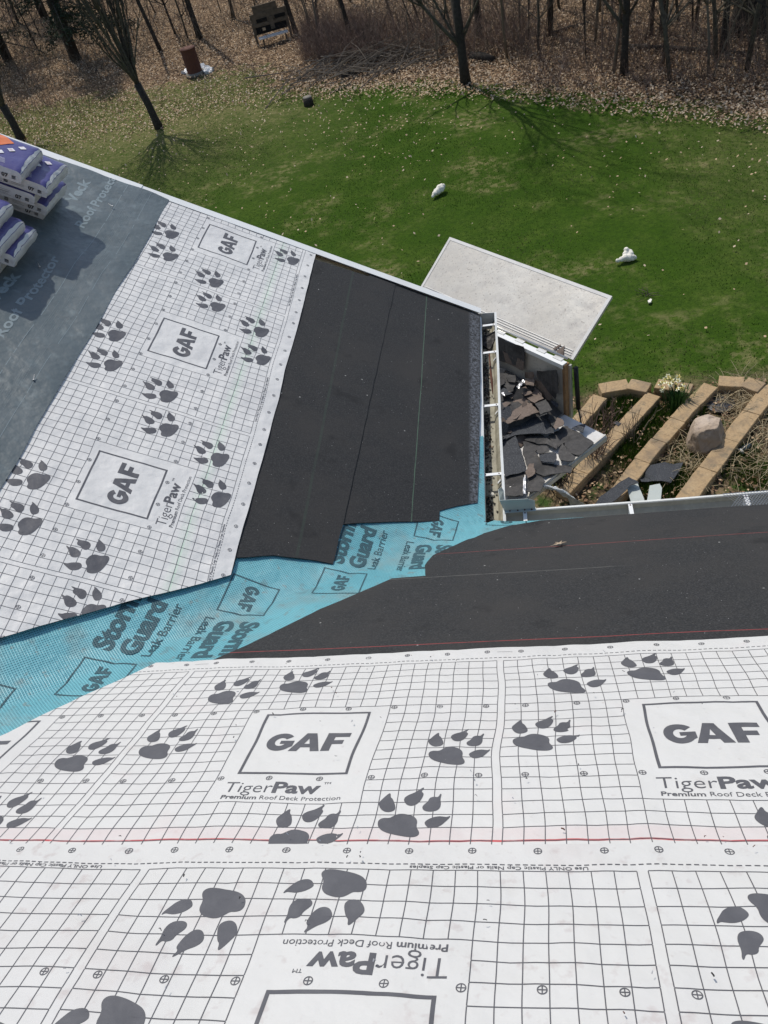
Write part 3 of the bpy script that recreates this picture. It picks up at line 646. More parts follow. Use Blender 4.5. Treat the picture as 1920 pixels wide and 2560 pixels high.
# slate felt with pale print
def felt():
    bm=bmesh.new(); st=.05; S0,S1=2.395,5.79; Y0,Y1=-5.2,2.2
    ns=int((S1-S0)/st); ny=int((Y1-Y0)/st)
    g=[[bm.verts.new((S0+(S1-S0)*i/ns,Y0+(Y1-Y0)*j/ny,0)) for j in range(ny+1)] for i in range(ns+1)]
    for i in range(ns):
        for j in range(ny): bm.faces.new((g[i][j],g[i][j+1],g[i+1][j+1],g[i+1][j]))
    P=[]
    def put(polys,s0,y0): return [[(s0+y,y0+x) for x,y in p] for p in polys]
    rp=fit_text('Roof Protector',0,.84,0,.056,.04); vk=fit_text('Veck',0,.33,0,.062,.06)
    for k in range(-4,2):
        P+=[(1,q) for q in put(rp,2.765,.27+1.23*k)]+[(1,q) for q in put(vk,2.90,.51+1.23*k)]
        P+=[(1,q) for q in put(rp,3.75,.0+1.23*k)]+[(1,q) for q in put(vk,3.9,.24+1.23*k)]
    for s,w_ in ((2.678,.0017),(2.515,.0014)): P.append((1,rect(s-w_,Y0,s+w_,Y1-.01)))
    r=random.Random(4)
    for k in range(11):
        s=2.54+.010*k
        y=Y0
        while y<Y1-.3:
            y+=r.uniform(.15,.7); L=r.uniform(.1,.5)
            P.append((1,rect(s-.0004,y,s+.0004,min(y+L,Y1-.01)))); y+=L
    pb=flatmesh([(1,[q for q in p if True]) for _,p in P],.0008); gridcut(pb,S0,S1,st*2,Y0,Y1,st*2)
    bmesh.ops.bisect_plane(pb,geom=pb.verts[:]+pb.edges[:]+pb.faces[:],plane_co=(0,Y1,0),plane_no=(0,1,0),clear_outer=True)
    bmesh.ops.reverse_faces(pb,faces=pb.faces[:])
    me=bpy.data.meshes.new('t'); pb.to_mesh(me); pb.free(); bm.from_mesh(me); bpy.data.meshes.remove(me)
    bmesh.ops.bisect_plane(bm,geom=bm.verts[:]+bm.edges[:]+bm.faces[:],plane_co=(1.306,-.9,0),plane_no=(-.74,-1,0),clear_outer=True,dist=1e-6)
    uv=bm.loops.layers.uv.new('UVMap')
    for f in bm.faces:
        for l in f.loops: l[uv].uv=l.vert.co.xy
    for v in bm.verts:
        a,b,h=v.co; e=.016*max(0,noise.noise(Vector((a*3,b*3,90)))+.2)+.006*abs(noise.noise(Vector((a*8+b*3,b*7,95))))
        v.co=PB(a+.012*noise.noise(Vector((b*3,a,97))),b,.034+wobB(a,b)+e*min(1,(a-S0)/.1+.35)+h)
    return bm
tag(obj('slate_felt',felt(),[M_FELT,M_FINK],smooth=True),'wrinkled slate grey felt with pale lettering on the upper gable slope','roofing felt')

# oak leaf on the black strip
def oakleaf(s):
    o=[]
    for i in range(28):
        t=2*math.pi*i/28; rr=s*(.62+.38*math.cos(t*7)*(1 if math.cos(t)>-.85 else .2)); o.append((rr*math.cos(t)*1.15,rr*math.sin(t)*.62))
    o[14]=(-s*1.7,0); return o
bm=bmesh.new(); P=PA(.41,.491,.030); V=[]
ca,sa_=math.cos(.6),math.sin(.6)
f=bm.faces.new([bm.verts.new(P+Vector((x*ca-y*sa_,(x*sa_+y*ca)/Q,-(x*sa_+y*ca)*PR/Q))+NA*(.005*abs(y)/.03+.003)) for x,y in oakleaf(.040)])
bmesh.ops.solidify(bm,geom=[f],thickness=.0012)
tag(obj('oak_leaf',bm,M_LF3),'single dry tan oak leaf lying on the black strip of the main slope','leaf')
def flecks():
    r=random.Random(6); V=[];Fc=[];mi=[]
    for i in range(150):
        x=r.uniform(-1.2,2.2); d=r.uniform(1.72,3.9)
        if x<-1.2-(d-1.66)*.64+.1: continue
        a=r.uniform(0,6.28); L=r.uniform(.002,.010); w_=r.uniform(.0006,.0018); n_=.052 if d>2.75 else .046
        p=PA(x,d,n_); q=PA(x+math.cos(a)*L,d+math.sin(a)*L,n_+r.uniform(0,.004)); m_=(p+q)/2+NA*r.uniform(0,.003)+Vector((r.uniform(-1,1),r.uniform(-1,1),0))*.002
        k=len(Fc); tube(V,Fc,[p,m_,q],[w_]*3,4); mi+=[r.choice((0,0,1,2))]*(len(Fc)-k)
    tag(raw('roof_crumbs',V,Fc,[M_GRIT,M_RUST,M_GALV],None,mi),'tiny dark crumbs, staples and grit scattered on the white underlayment','crumbs',kind='stuff')
    for i,(s,y,lb) in enumerate(((2.684,1.846,'bright nail lying on the slate felt near the chalk line'),(2.83,.95,'small nail on the slate felt in the shade of the bundles'),(2.52,.02,'nail on the slate felt near the white sheet'))):
        p=PB(s,y,.050); e=(Vector((-.6,.3,.35))+Vector((i*.3,i*.2,0))).normalized(); o=tubeobj('roofing_nail',[p,p+e*.004,p+e*.0041,p+e*.035],[.006,.006,.002,.0015],M_GALV,None,8); tag(o,lb,'nail')
flecks()
# ------------------------------------------------------------------ shingle bundles on the felt
def quadgrid(name,parent,mats,fn,nu,nv): pass
TXT07=fit_text('07',0,.036,0,.026,.05); TXTMC=fit_text('MC',0,.06,0,.034,.05)
def bundle(label,s0,y0,n0,L=.95,W=.325,T=.078,rot=0.,seed=0,side='07',tops=True,group='wrapped shingle bundles stacked on the felt'):
    """a wrapped bundle: s0 = its down-slope end, y0 = its near side; printed top, white wrapped end"""
    ng=[];Lg=[]
    bm=bmesh.new(); nl,nw,nt=26,12,5
    def shape(a,b,c):
        # a along length 0..1 (0 = down-slope end), b across 0..1, c height 0..1
        x=a*L; y=b*W; z=c*T
        rb=.012
        bul=.004*noise.noise(Vector((a*9+seed,b*4,c*2)))+.003*noise.noise(Vector((a*22,b*9+seed,c*5)))
        edge=min(1,min(a,1-a)*L/.05)*1.0
        z=z*(1-.16*max(0,1-min(a,1-a)*L/.018)*(1 if c>.5 else 0)-.10*max(0,1-min(b,1-b)*W/.02)*(1 if c>.5 else 0))+bul*(1 if c>.5 else .15)
        if a<.02: x-=.006*math.sin(c*math.pi)+.008*noise.noise(Vector((b*7+seed,c*3,1)))*1
        y+=.004*noise.noise(Vector((a*12,c*4,seed+3)))-(.004*math.sin(c*math.pi) if b<.01 else -.004*math.sin(c*math.pi) if b>.99 else 0)
        c_,s_=math.cos(rot),math.sin(rot)
        return PB(s0+x*c_-y*s_,y0+x*s_+y*c_,n0+z)
    vc={}
    def vert(i,j,k):
        key=(i,j,k)
        if key not in vc: vc[key]=bm.verts.new(shape((0,.012,.026,.045)[i] if i<4 else .045+(i-3)/(nl-3)*.955,j/nw,k/nt))
        return vc[key]
    def face(a,b,c,d,mi):
        f=bm.faces.new((a,b,c,d)); f.material_index=mi; f.smooth=True
    for i in range(nl):
        for j in range(nw):
            a=(i+.5)/nl; b=(j+.5)/nw
            mi=0
            face(vert(i,j,nt),vert(i+1,j,nt),vert(i+1,j+1,nt),vert(i,j+1,nt),mi)
            face(vert(i,j,0),vert(i,j+1,0),vert(i+1,j+1,0),vert(i+1,j,0),1)
    for k in range(nt):
        for j in range(nw):
            face(vert(0,j,k),vert(0,j,k+1),vert(0,j+1,k+1),vert(0,j+1,k),1); face(vert(nl,j,k),vert(nl,j+1,k),vert(nl,j+1,k+1),vert(nl,j,k+1),1)
        for i in range(nl):
            m=2 if i/nl>.02 else 1
            face(vert(i,0,k),vert(i+1,0,k),vert(i+1,0,k+1),vert(i,0,k+1),m); face(vert(i,nw,k),vert(i,nw,k+1),vert(i+1,nw,k+1),vert(i+1,nw,k),m)
    bmesh.ops.recalc_face_normals(bm,faces=bm.faces[:])
    def sub(p,k=5):
        if len(p)!=4: return [p]
        if max(abs(p[2][0]-p[0][0]),abs(p[2][1]-p[0][1]),abs(p[1][0]-p[3][0]))<.03: return [p]
        B=lambda u,v:tuple((p[0][c]*(1-u)+p[1][c]*u)*(1-v)+(p[3][c]*(1-u)+p[2][c]*u)*v for c in (0,1))
        return [[B(i/k,j/k),B((i+1)/k,j/k),B((i+1)/k,(j+1)/k),B(i/k,(j+1)/k)] for i in range(k) for j in range(k)]
    def sidepoly(P,mi):   # x measured from the down-slope end, z up the side
        for p in [q for pp_ in P for q in sub(pp_)]:
            vs=[bm.verts.new(shape(min(max(-x/L,0.02),1),0,min(max(z/T,0),1))-Vector((0,.0028,0))) for x,z in p]
            bm.faces.new(vs).material_index=mi
    def toppoly(P,mi,k=5):
        for p in [q for pp_ in P for q in sub(pp_,k)]:
            vs=[bm.verts.new(shape(min(max(x/L,0),1),min(max(y/W,0),1),1)+NB*.003) for x,y in p]
            bm.faces.new(vs).material_index=mi
    r=random.Random(seed)
    # side print: number, code block, small lines; text reads left to right, the right end is the down-slope end
    sidepoly([[( -.105+x,.018+y) for x,y in p] for p in TXT07],3)
    for i in range(6):
        sidepoly([rect(-.050,.018+i*.0045,-.050+.022,.0205+i*.0045)],3)
    for i in range(5): sidepoly([rect(-.20,.020+i*.008,-.125-r.uniform(0,.03),.0212+i*.008)],3)
    for i in range(7): sidepoly([rect(-.245,.014+i*.0062,-.222,.0178+i*.0062)],3)
    for i in range(3): sidepoly([rect(-.36-r.uniform(0,.05),.022+i*.014,-.27,.0235+i*.014)],3)
    if side=='MC':
        sidepoly([rect(-.50,.004,-.345,.072)],4); sidepoly([[(-.415+x,.018+y) for x,y in p] for p in TXTMC],5)
    else: sidepoly([rect(-.72,.006,-.56,.070)],4)
    # top print
    if tops:
        for (cx,cy,s) in ((.085,.245,.024),(.125,.185,.024),(.165,.125,.024)):
            toppoly([[(cx-s,cy),(cx,cy-s*.9),(cx+s,cy),(cx,cy+s*.9)]],5)
            for i in range(3): toppoly([rect(cx-.012,cy-.008+i*.006,cx+.012,cy-.0055+i*.006)],6)
        for i in range(5): toppoly([rect(.10+.004*i,.03+i*.010,.10+.07+r.uniform(0,.05),.0322+i*.010)],5)
        fr=[(.26,.02),(.44,.16),(.62,.02)]
        for a,b in zip(fr,fr[1:]):
            dx,dy=b[0]-a[0],b[1]-a[1]; l=math.hypot(dx,dy); nx_,ny_=-dy/l*.0035,dx/l*.0035
            toppoly([[(a[0]-nx_,a[1]-ny_),(b[0]-nx_,b[1]-ny_),(b[0]+nx_,b[1]+ny_),(a[0]+nx_,a[1]+ny_)]],5)
        toppoly([[(.14,.27),(.20,.19),(.30,.27),(.22,.318)]],4)
        fl_=lambda y:.003+.017*math.sin(math.pi*min(1,max(0,y/W)))**.6*(1+.5*noise.noise(Vector((y*20,seed,0))))
        toppoly([[(.001,W*j/14),(fl_(W*j/14)*.5,W*j/14),(fl_(W*(j+1)/14)*.5,W*(j+1)/14),(.001,W*(j+1)/14)] for j in range(14)]+[[(fl_(W*j/14)*.5,W*j/14),(fl_(W*j/14),W*j/14),(fl_(W*(j+1)/14),W*(j+1)/14),(fl_(W*(j+1)/14)*.5,W*(j+1)/14)] for j in range(14)],1)
        toppoly([[(.52,.21),(.60,.13),(.71,.215),(.63,.31)]],4)
    o=obj('shingle_bundle',bm,[M_PURP,M_WRAP,M_LBL,M_BLK,M_ORG,M_PWH,M_PPK]); o.data.set_sharp_from_angle(angle=math.radians(38)); return tag(o,label,'shingle bundle',group)
SB=[('bottom shingle bundle of the farther five-high stack',2.99,1.44,.02,0,1,'07'),('second shingle bundle from the bottom of the farther stack',2.95,1.37,.098,.02,2,'07'),
('middle bundle of the farther stack, its side panel orange',3.0,1.31,.176,-.03,3,'MC'),('second bundle from the top of the farther stack, set further down the slope',2.93,1.31,.254,.02,4,'07'),
('topmost purple bundle of the farther stack with orange diamond',3.05,1.235,.332,0.0,5,'07')]
for lb,s,y,n,ro,sd_,sdx in SB: bundle(lb,s,y,n+.022,rot=ro,seed=sd_*7,side=sdx,tops=(sd_ in(4,5)))
SB2=[('bottom shingle bundle of the nearer stack at the photo edge',2.99,.75,.02,.02,6),('second bundle of the nearer stack, its white end sticking out',2.91,.78,.097,0,7),
('third bundle of the nearer stack, purple top showing',2.96,.70,.174,.03,8),('top bundle of the nearer stack at the photo edge',3.02,.71,.251,0,9)]
for lb,s,y,n,ro,sd_ in SB2: bundle(lb,s,y,n+.022,rot=ro,seed=sd_*7,tops=True)

# ------------------------------------------------------------------ raised debris container
O=Vector((.648,2.84,-1.58)); a1=math.radians(-46)
E1=Vector((math.cos(a1),math.sin(a1),0)); E2=Vector((math.cos(a1-math.pi/2),math.sin(a1-math.pi/2),0)); E3=Vector((0,0,1))
def K(x,y,z=0): return O+E1*x+E2*y+E3*z        # x out of the tailgate, y towards the house
ct=thing('debris_container','raised open roofing debris container full of torn shingles beside the gable gutter','container',(0,0,0))
LN,WD,HT=2.25,1.22,.58
bm=bmesh.new()
def slabk(bm,x0,y0,z0,x1,y1,z1): prism(bm,[K(x0,y0,z0),K(x1,y0,z0),K(x1,y1,z0),K(x0,y1,z0)],E3*(z1-z0))
slabk(bm,-LN,0,-.04,0,WD,0)
obj('floor',bm,M_LID,ct)
for (nm,c) in (('side_wall',(-LN,-.03,0,0,0,HT)),('side_wall',(-LN,WD,0,0,WD+.03,HT-.05)),('front_wall',(-LN-.03,0,0,-LN,WD,HT-.05))):
    bm=bmesh.new(); slabk(bm,*[c[i] for i in (0,1,2,3,4,5)]); obj(nm,bm,M_LID,ct)
bm=bmesh.new(); slabk(bm,0.0,-.06,-.02,.03,.0,HT); p=obj('corner_post',bm,M_WOOD,ct)
bm=bmesh.new(); slabk(bm,.03,-.075,-.05,.05,-.045,HT-.02); obj('corner_strip',bm,M_ALU,ct)
bm=bmesh.new(); slabk(bm,-LN,-.045,HT,.02,.012,HT+.012); slabk(bm,-LN,.012,HT-.03,.02,.018,HT+.012); obj('top_rail',bm,M_WMET,ct)
tubeobj('hinge_rod',[K(-LN,-.075,HT+.022),K(.0,-.075,HT+.022)],.012,M_ALU,ct)
for x in (-1.9,-1.35,-.8,-.55,-.28,-.08):
    bm=bmesh.new(); slabk(bm,x-.05,-.10,HT+.008,x+.05,-.02,HT+.018); obj('hinge_leaf',bm,M_ALU,ct)
# lid: rises away from the hinge
def LD(x,t,h=0): return K(x,-.09,HT+.02)+(-E2*.815+E3*.575)*t+(E2*.575+E3*.815)*h
bm=bmesh.new(); prism(bm,[LD(-2.06,0),LD(.045,0),LD(.045,.64),LD(-2.06,.64)],(E2*.575+E3*.815)*-.03); lid=obj('lid',bm,M_LID,ct); lid['label']='large dusty off white lid panel swung open and leaning outwards'
bm=bmesh.new()
for (x0,t0,x1,t1) in ((-2.065,.615,.05,.645),(.02,0,.05,.615),(-2.065,0,-2.035,.615)):
    prism(bm,[LD(x0,t0,.002),LD(x1,t0,.002),LD(x1,t1,.002),LD(x0,t1,.002)],(E2*.575+E3*.815)*.0015)
obj('lid_rim',bm,M_WPAN,lid)
for i in range(3):
    V=[];Fc=[]; tube(V,Fc,[LD(-2.0,.03+.022*i,.004),LD(.0,.03+.022*i,.004)],[.004]*2,5); raw('lid_rib',V,Fc,M_WPAN,lid)
# tailgate folded flat
bm=bmesh.new(); prism(bm,[K(.01,-.0,.01),K(.50,-.0,.01),K(.50,1.33,.01),K(.01,1.33,.01)],-E3*.035); tg=obj('tailgate',bm,M_WPAN,ct); tg['label']='white tailgate panel folded out flat and strewn with shingles'
bm=bmesh.new(); prism(bm,[K(.485,-.0,.012),K(.50,-.0,.012),K(.50,1.33,.012),K(.485,1.33,.012)],E3*.008); prism(bm,[K(.4995,0,.0),K(.51,0,.0),K(.51,1.33,.0),K(.4995,1.33,.0)],-E3*.05); obj('tailgate_edge',bm,M_LID,tg)
tubeobj('gas_strut',[K(.07,-.10,HT-.06),K(.085,-.11,.05)],.022,M_BLKR,ct); tubeobj('strut_rod',[K(.085,-.11,.06),K(.12,-.14,-.32)],.008,M_STEEL,ct)
# lift frame and wheels below
bm=bmesh.new()
for y in (.15,WD-.15): slabk(bm,-LN+.1,y-.04,-.14,-.1,y+.04,-.045)
for x in (-LN+.2,-1.2,-.2): slabk(bm,x-.03,.1,-.2,x+.03,WD-.1,-.14)
obj('lift_frame',bm,M_STEEL,ct)
zg=G-O.z
for y in (.2,WD-.2):
    V=[];Fc=[]; tube(V,Fc,[K(-LN+.3,y,-.2),K(-1.1,y,(zg)/2),K(-.35,y,zg+.45)],[.035,.04,.035],6); tube(V,Fc,[K(-.3,y,-.2),K(-1.1,y+.03,(zg)/2),K(-LN+.35,y,zg+.45)],[.035,.04,.035],6)
    raw('lift_arm',V,Fc,M_STEEL,ct)
bm=bmesh.new(); slabk(bm,-LN+.1,.1,zg+.36,-.1,WD-.1,zg+.45); obj('chassis',bm,M_STEEL,ct)
for x in (-1.75,-.6):
    for y in (.0,WD):
        wheel=tubeobj('wheel',[K(x,y-.07,zg+.24),K(x,y-.055,zg+.24),K(x,y+.055,zg+.24),K(x,y+.07,zg+.24)],[.20,.24,.24,.20],M_BLKR,ct,20)
        tubeobj('rim',[K(x,y-.075,zg+.24),K(x,y+.075,zg+.24)],.12,M_ALU,wheel,16)
rs0=random.Random(77)
# heap of smaller rubble filling the container
bm=bmesh.new(); nx_,ny_=46,26; g=[]
for i in range(nx_+1):
    row=[]
    for j in range(ny_+1):
        x=-LN+.02+(LN-.03)*i/nx_; y=.012+(WD-.03)*j/ny_
        z=.10+.16*math.exp(-((x+.75)/.6)**2)*(.5+.5*math.cos((y/WD-.4)*3))+.05*noise.noise(Vector((x*4,y*4,1)))+.02*noise.noise(Vector((x*13,y*13,2)))
        z*=min(1,(.03-x)/.25) if x>-.22 else 1
        row.append(bm.verts.new(K(x,y,max(.006,z))))
    g.append(row)
for i in range(nx_):
    for j in range(ny_): bm.faces.new((g[i][j],g[i][j+1],g[i+1][j+1],g[i+1][j]))
for q in range(170):
    x=rs0.uniform(-1.6,-.02); y=rs0.uniform(.05,WD-.05); z=.11+.18*math.exp(-((x+.75)/.6)**2)*(.5+.5*math.cos((y/WD-.4)*3)); z*=min(1,(.03-x)/.25) if x>-.22 else 1
    c=K(x,y,z+.008); s_=rs0.uniform(.04,.12); nrm=Vector((rs0.gauss(0,.5),rs0.gauss(0,.5),1)).normalized(); e=nrm.orthogonal().normalized(); f_=nrm.cross(e); k_=rs0.randint(4,6); t0_=rs0.uniform(0,6)
    pp_=[c+(e*math.cos(t0_+6.283*i/k_)+f_*math.sin(t0_+6.283*i/k_)*.7)*s_*rs0.uniform(.6,1.1) for i in range(k_)]; prism(bm,pp_,nrm*-.004,rs0.choice((0,0,1,2)))
tag(obj('shingle_rubble',bm,[M_SHG,M_SHT,M_SHD]),'dark broken shingle rubble filling the container below the larger pieces','rubble',kind='stuff')
# individual pieces: outlines measured as polygons lying at their own height in the heap
ZA=lambda p:[(1180+x*.1808,740+y*.1808) for x,y in p]
ZB=lambda p:[(1180+x*.217,1040+y*.217) for x,y in p]
PC=[
(ZA([(330,560),(480,620),(720,700),(730,870),(700,980),(480,910),(330,850)]),.22,M_SHG,'grey flat piece leaning below the far wall of the container, behind the brown ones'),
(ZA([(330,730),(470,780),(712,880),(700,1010),(460,915),(330,880)]),.235,M_SHT,'brown shingle length lying against the far container wall'),
(ZA([(350,1560),(375,1370),(640,1290),(900,1560),(932,1592),(640,1700),(370,1800)]),.19,M_SHT,'largest tan brown shingle sheet in the middle of the container heap'),
(ZA([(870,1150),(960,1180),(1095,1330),(1112,1400),(1060,1440),(960,1340),(860,1215)]),.16,M_SHT,'brown shingle strip slanting down at the right of the heap near the corner post'),
(ZA([(870,1250),(965,1340),(985,1405),(865,1475),(735,1395),(825,1325)]),.205,M_SHT,'square tan tab right of the largest brown sheet'),
(ZA([(635,1290),(742,1238),(835,1330),(738,1378)]),.225,M_SHT,'small reddish tab resting on the top edge of the largest brown sheet'),
(ZA([(870,1492),(1022,1418),(1104,1572),(958,1642)]),.205,M_SHG,'dark brown square tab overlapping the right edge of the largest brown sheet'),
(ZA([(735,1035),(855,1050),(852,1140),(728,1130)]),.26,M_SHT,'brown shingle tab just left of the white roof vent'),
(ZA([(740,1142),(855,1148),(848,1232),(730,1216)]),.275,M_SHT,'light tan tab below the white roof vent'),
(ZA([(370,1190),(425,1205),(600,1215),(560,1310),(520,1335),(440,1250)]),.24,M_SHG,'grey torn piece above the largest brown sheet'),
(ZA([(465,1090),(600,1098),(604,1185),(498,1180)]),.27,M_SHG,'small grey rectangle near the far end of the heap'),
(ZA([(378,1312),(440,1275),(552,1345),(430,1392)]),.25,M_SHD,'dark piece with a thin white edge beside the gutter'),
(ZA([(900,1020),(1180,1030),(1195,1330),(1150,1420),(1090,1330),(905,1130)]),.08,M_SHG,'plain grey shingle back propped beside the corner post'),
(ZB([(330,100),(520,80),(860,-40),(945,60),(945,195),(720,190),(500,225),(330,290)]),.09,M_SHD,'long dark shingle length across the heap below the brown sheets'),
(ZB([(870,-40),(960,0),(1000,60),(985,160),(930,130),(900,60)]),.11,M_SHG,'narrow grey sliver standing beside the dark length'),
(ZB([(985,10),(1060,50),(1050,110),(970,160),(930,120)]),.12,M_SHT,'small brownish triangle at the top of the tailgate'),
(ZB([(870,220),(1000,165),(1040,115),(1090,120),(1412,290),(1240,442),(1100,400),(1060,300),(980,370)]),.035,M_SHG,'wide grey shingle back on the tailgate next to the white strip'),
(ZB([(1145,135),(1220,110),(1308,100),(1282,190),(1210,160)]),.05,M_SHD,'dark jagged scrap near the upper corner of the tailgate'),
(ZB([(590,300),(700,295),(800,340),(735,410),(790,480),(800,535),(955,552),(1145,560),(1145,640),(1010,650),(830,690),(640,600),(590,450)]),.03,M_SHG,'large grey shingle back with a long tongue over the tailgate edge'),
(ZB([(610,270),(650,215),(790,200),(960,300),(985,372),(860,315),(660,292)]),.045,M_SHG,'curved grey piece below the long dark length'),
(ZB([(990,392),(1052,310),(1110,390),(1185,470),(1175,512),(1090,520),(1010,492)]),.06,M_SHG,'grey triangular piece with a torn lower edge on the white tailgate'),
(ZB([(770,430),(880,410),(975,420),(985,480),(945,545),(800,512)]),.06,M_SHD,'dark glossy pentagon in the middle of the tailgate heap'),
(ZB([(790,330),(860,335),(900,400),(880,412),(775,428),(745,405)]),.068,M_SHG,'small grey piece touching the dark pentagon'),
(ZB([(335,325),(500,235),(632,622),(388,692),(345,600)]),.07,M_SHD,'dark granule-covered sheet nearest the short gutter'),
(ZB([(650,540),(715,545),(725,655),(650,705),(620,640)]),.075,M_SHT,'small brown tab right of the granule-covered sheet'),
(ZB([(640,640),(800,690),(842,745),(790,868),(630,872)]),.045,M_SHG,'grey cracked piece at the near end of the tailgate'),
(ZB([(350,690),(620,640),(590,905),(350,925)]),.04,M_SHG,'grey piece carrying two silver strips beside the splash guard'),
]
rs=random.Random(9)
for k,(pp,h,m,lb) in enumerate(PC):
    z=O.z+h+.001*k; tx,ty=rs.uniform(-.06,.06),rs.uniform(-.06,.06)
    P=[]
    for x,y in pp:
        v=at(x,y,z)
        if (v-O).dot(E2)<.03+.002*k and (v-O).dot(E1)<.02: v=atp(x,y,K(0,.03+.002*k,0),E2)
        P.append(v)
    c=sum(P,Vector())/len(P); out=[]
    for i,p in enumerate(P):
        q=P[(i+1)%len(P)]; n=max(1,int((q-p).length/.035))
        for j in range(n):
            v=p.lerp(q,j/n); d=v-c
            v=v+Vector((rs.uniform(-.007,.007),rs.uniform(-.007,.007),d.x*tx+d.y*ty+.016*noise.noise(v*5)+.008*noise.noise(v*17))); out.append(v)
    bm=bmesh.new(); prism(bm,out,Vector((0,0,-.006))); bmesh.ops.triangulate(bm,faces=[f for f in bm.faces if len(f.verts)>4])
    tag(obj('torn_shingle',bm,m),lb,'shingle piece','torn shingles in and on the debris container')
for k,(pp,h,lb) in enumerate(((ZB([(412,762),(445,762),(462,905),(432,912)]),.05,'left one of two silver strips lying by the splash guard'),(ZB([(592,665),(622,655),(618,908),(588,905)]),.056,'right one of two silver strips lying by the splash guard'),
    (ZA([(612,1262),(700,1165),(735,1180),(650,1285)]),.30,'bright silver flashing strip in the middle of the container heap'),(ZA([(400,1340),(440,1345),(455,1385),(425,1380)]),.27,'tiny bright strip on the dark piece beside the gutter'),
    (ZA([(1105,1430),(1200,1500),(1180,1560),(1085,1470)]),.15,'blue grey metal scrap by the corner post'))):
    P=[at(x,y,O.z+h) for x,y in pp]; bm=bmesh.new(); f=bm.faces.new([bm.verts.new(p) for p in P]); bmesh.ops.subdivide_edges(bm,edges=bm.edges[:],cuts=6,use_grid_fill=True)
    for v in bm.verts: v.co.z+=.012*noise.noise(v.co*40)+.006
    bmesh.ops.solidify(bm,geom=bm.faces[:],thickness=.0015)
    tag(obj('metal_strip',bm,M_GALV if k!=4 else M_SHD),lb,'metal strip','metal strips among the debris')
# dark scraps on the lid
for k,(pp,lb) in enumerate(((ZA([(1120,730),(1225,668),(1232,690),(1150,748)]),'left dark scrap on the lid corner'),(ZA([(1165,762),(1282,688),(1262,850),(1240,830)]),'pointed dark scrap on the lid corner'))):
    n_=(E2*.575+E3*.815); P=[atp(x,y,LD(0,.1,.006),n_) for x,y in pp]; bm=bmesh.new(); prism(bm,P,n_*.006); tag(obj('torn_shingle',bm,M_SHT),lb,'shingle piece')
# box vent lying against the far wall
vt=thing('roof_vent','cream plastic box vent lying by the container rail','roof vent')
c=at(1351,910,O.z+.36); bm=bmesh.new()
X=Vector((.93,.15,-.33)).normalized(); Yv=Vector((-.1,.95,.28)); Yv=(Yv-X*Yv.dot(X)).normalized(); Z=X.cross(Yv); M=Matrix(((X.x,Yv.x,Z.x,c.x),(X.y,Yv.y,Z.y,c.y),(X.z,Yv.z,Z.z,c.z),(0,0,0,1)))
box(bm,(0,0,0),(.13,.11,.09),M,bev=.006); obj('hood',bm,M_FOAM,vt)
bm=bmesh.new()
for (cc,ss) in (((.10,.048,0),(.07,.014,.09)),((.10,-.048,0),(.07,.014,.09)),((.10,0,-.038),(.07,.082,.012)),((.10,0,.038),(.07,.082,.012))): box(bm,cc,ss,M)
obj('throat',bm,M_FOAM,vt)
bm=bmesh.new(); box(bm,(.068,0,0),(.003,.082,.064),M); obj('opening',bm,M_HOLE,vt)
# crumpled translucent sheet hanging off the tailgate
cps=[at(1364,1219,O.z+.03),at(1395,1222,O.z+.0),at(1425,1242,O.z-.15),at(1442,1258,O.z-.32),at(1446,1272,O.z-.5)]
V=[];Fc=[]; sdv=Vector((.62,-.55,.1)).normalized(); n=40; m=12
pts=[]
for i in range(n+1):
    t=i/n*(len(cps)-1); k=min(int(t),len(cps)-2); p=cps[k].lerp(cps[k+1],t-k); wd=.02+.075*min(1,t*.7)
    for j in range(m+1):
        s=j/m*2-1; V.append(p+sdv*s*wd+Vector((0,0,.02*math.cos(s*7+t*2)+.02*noise.noise(Vector((t*2,s*2,3))))))
Fc=[(i*(m+1)+j,i*(m+1)+j+1,(i+1)*(m+1)+j+1,(i+1)*(m+1)+j) for i in range(n) for j in range(m)]
tag(raw('plastic_sheet',V,Fc,M_PLAS,smooth=True),'crumpled translucent white plastic sheet hanging off the container tailgate','plastic sheet')

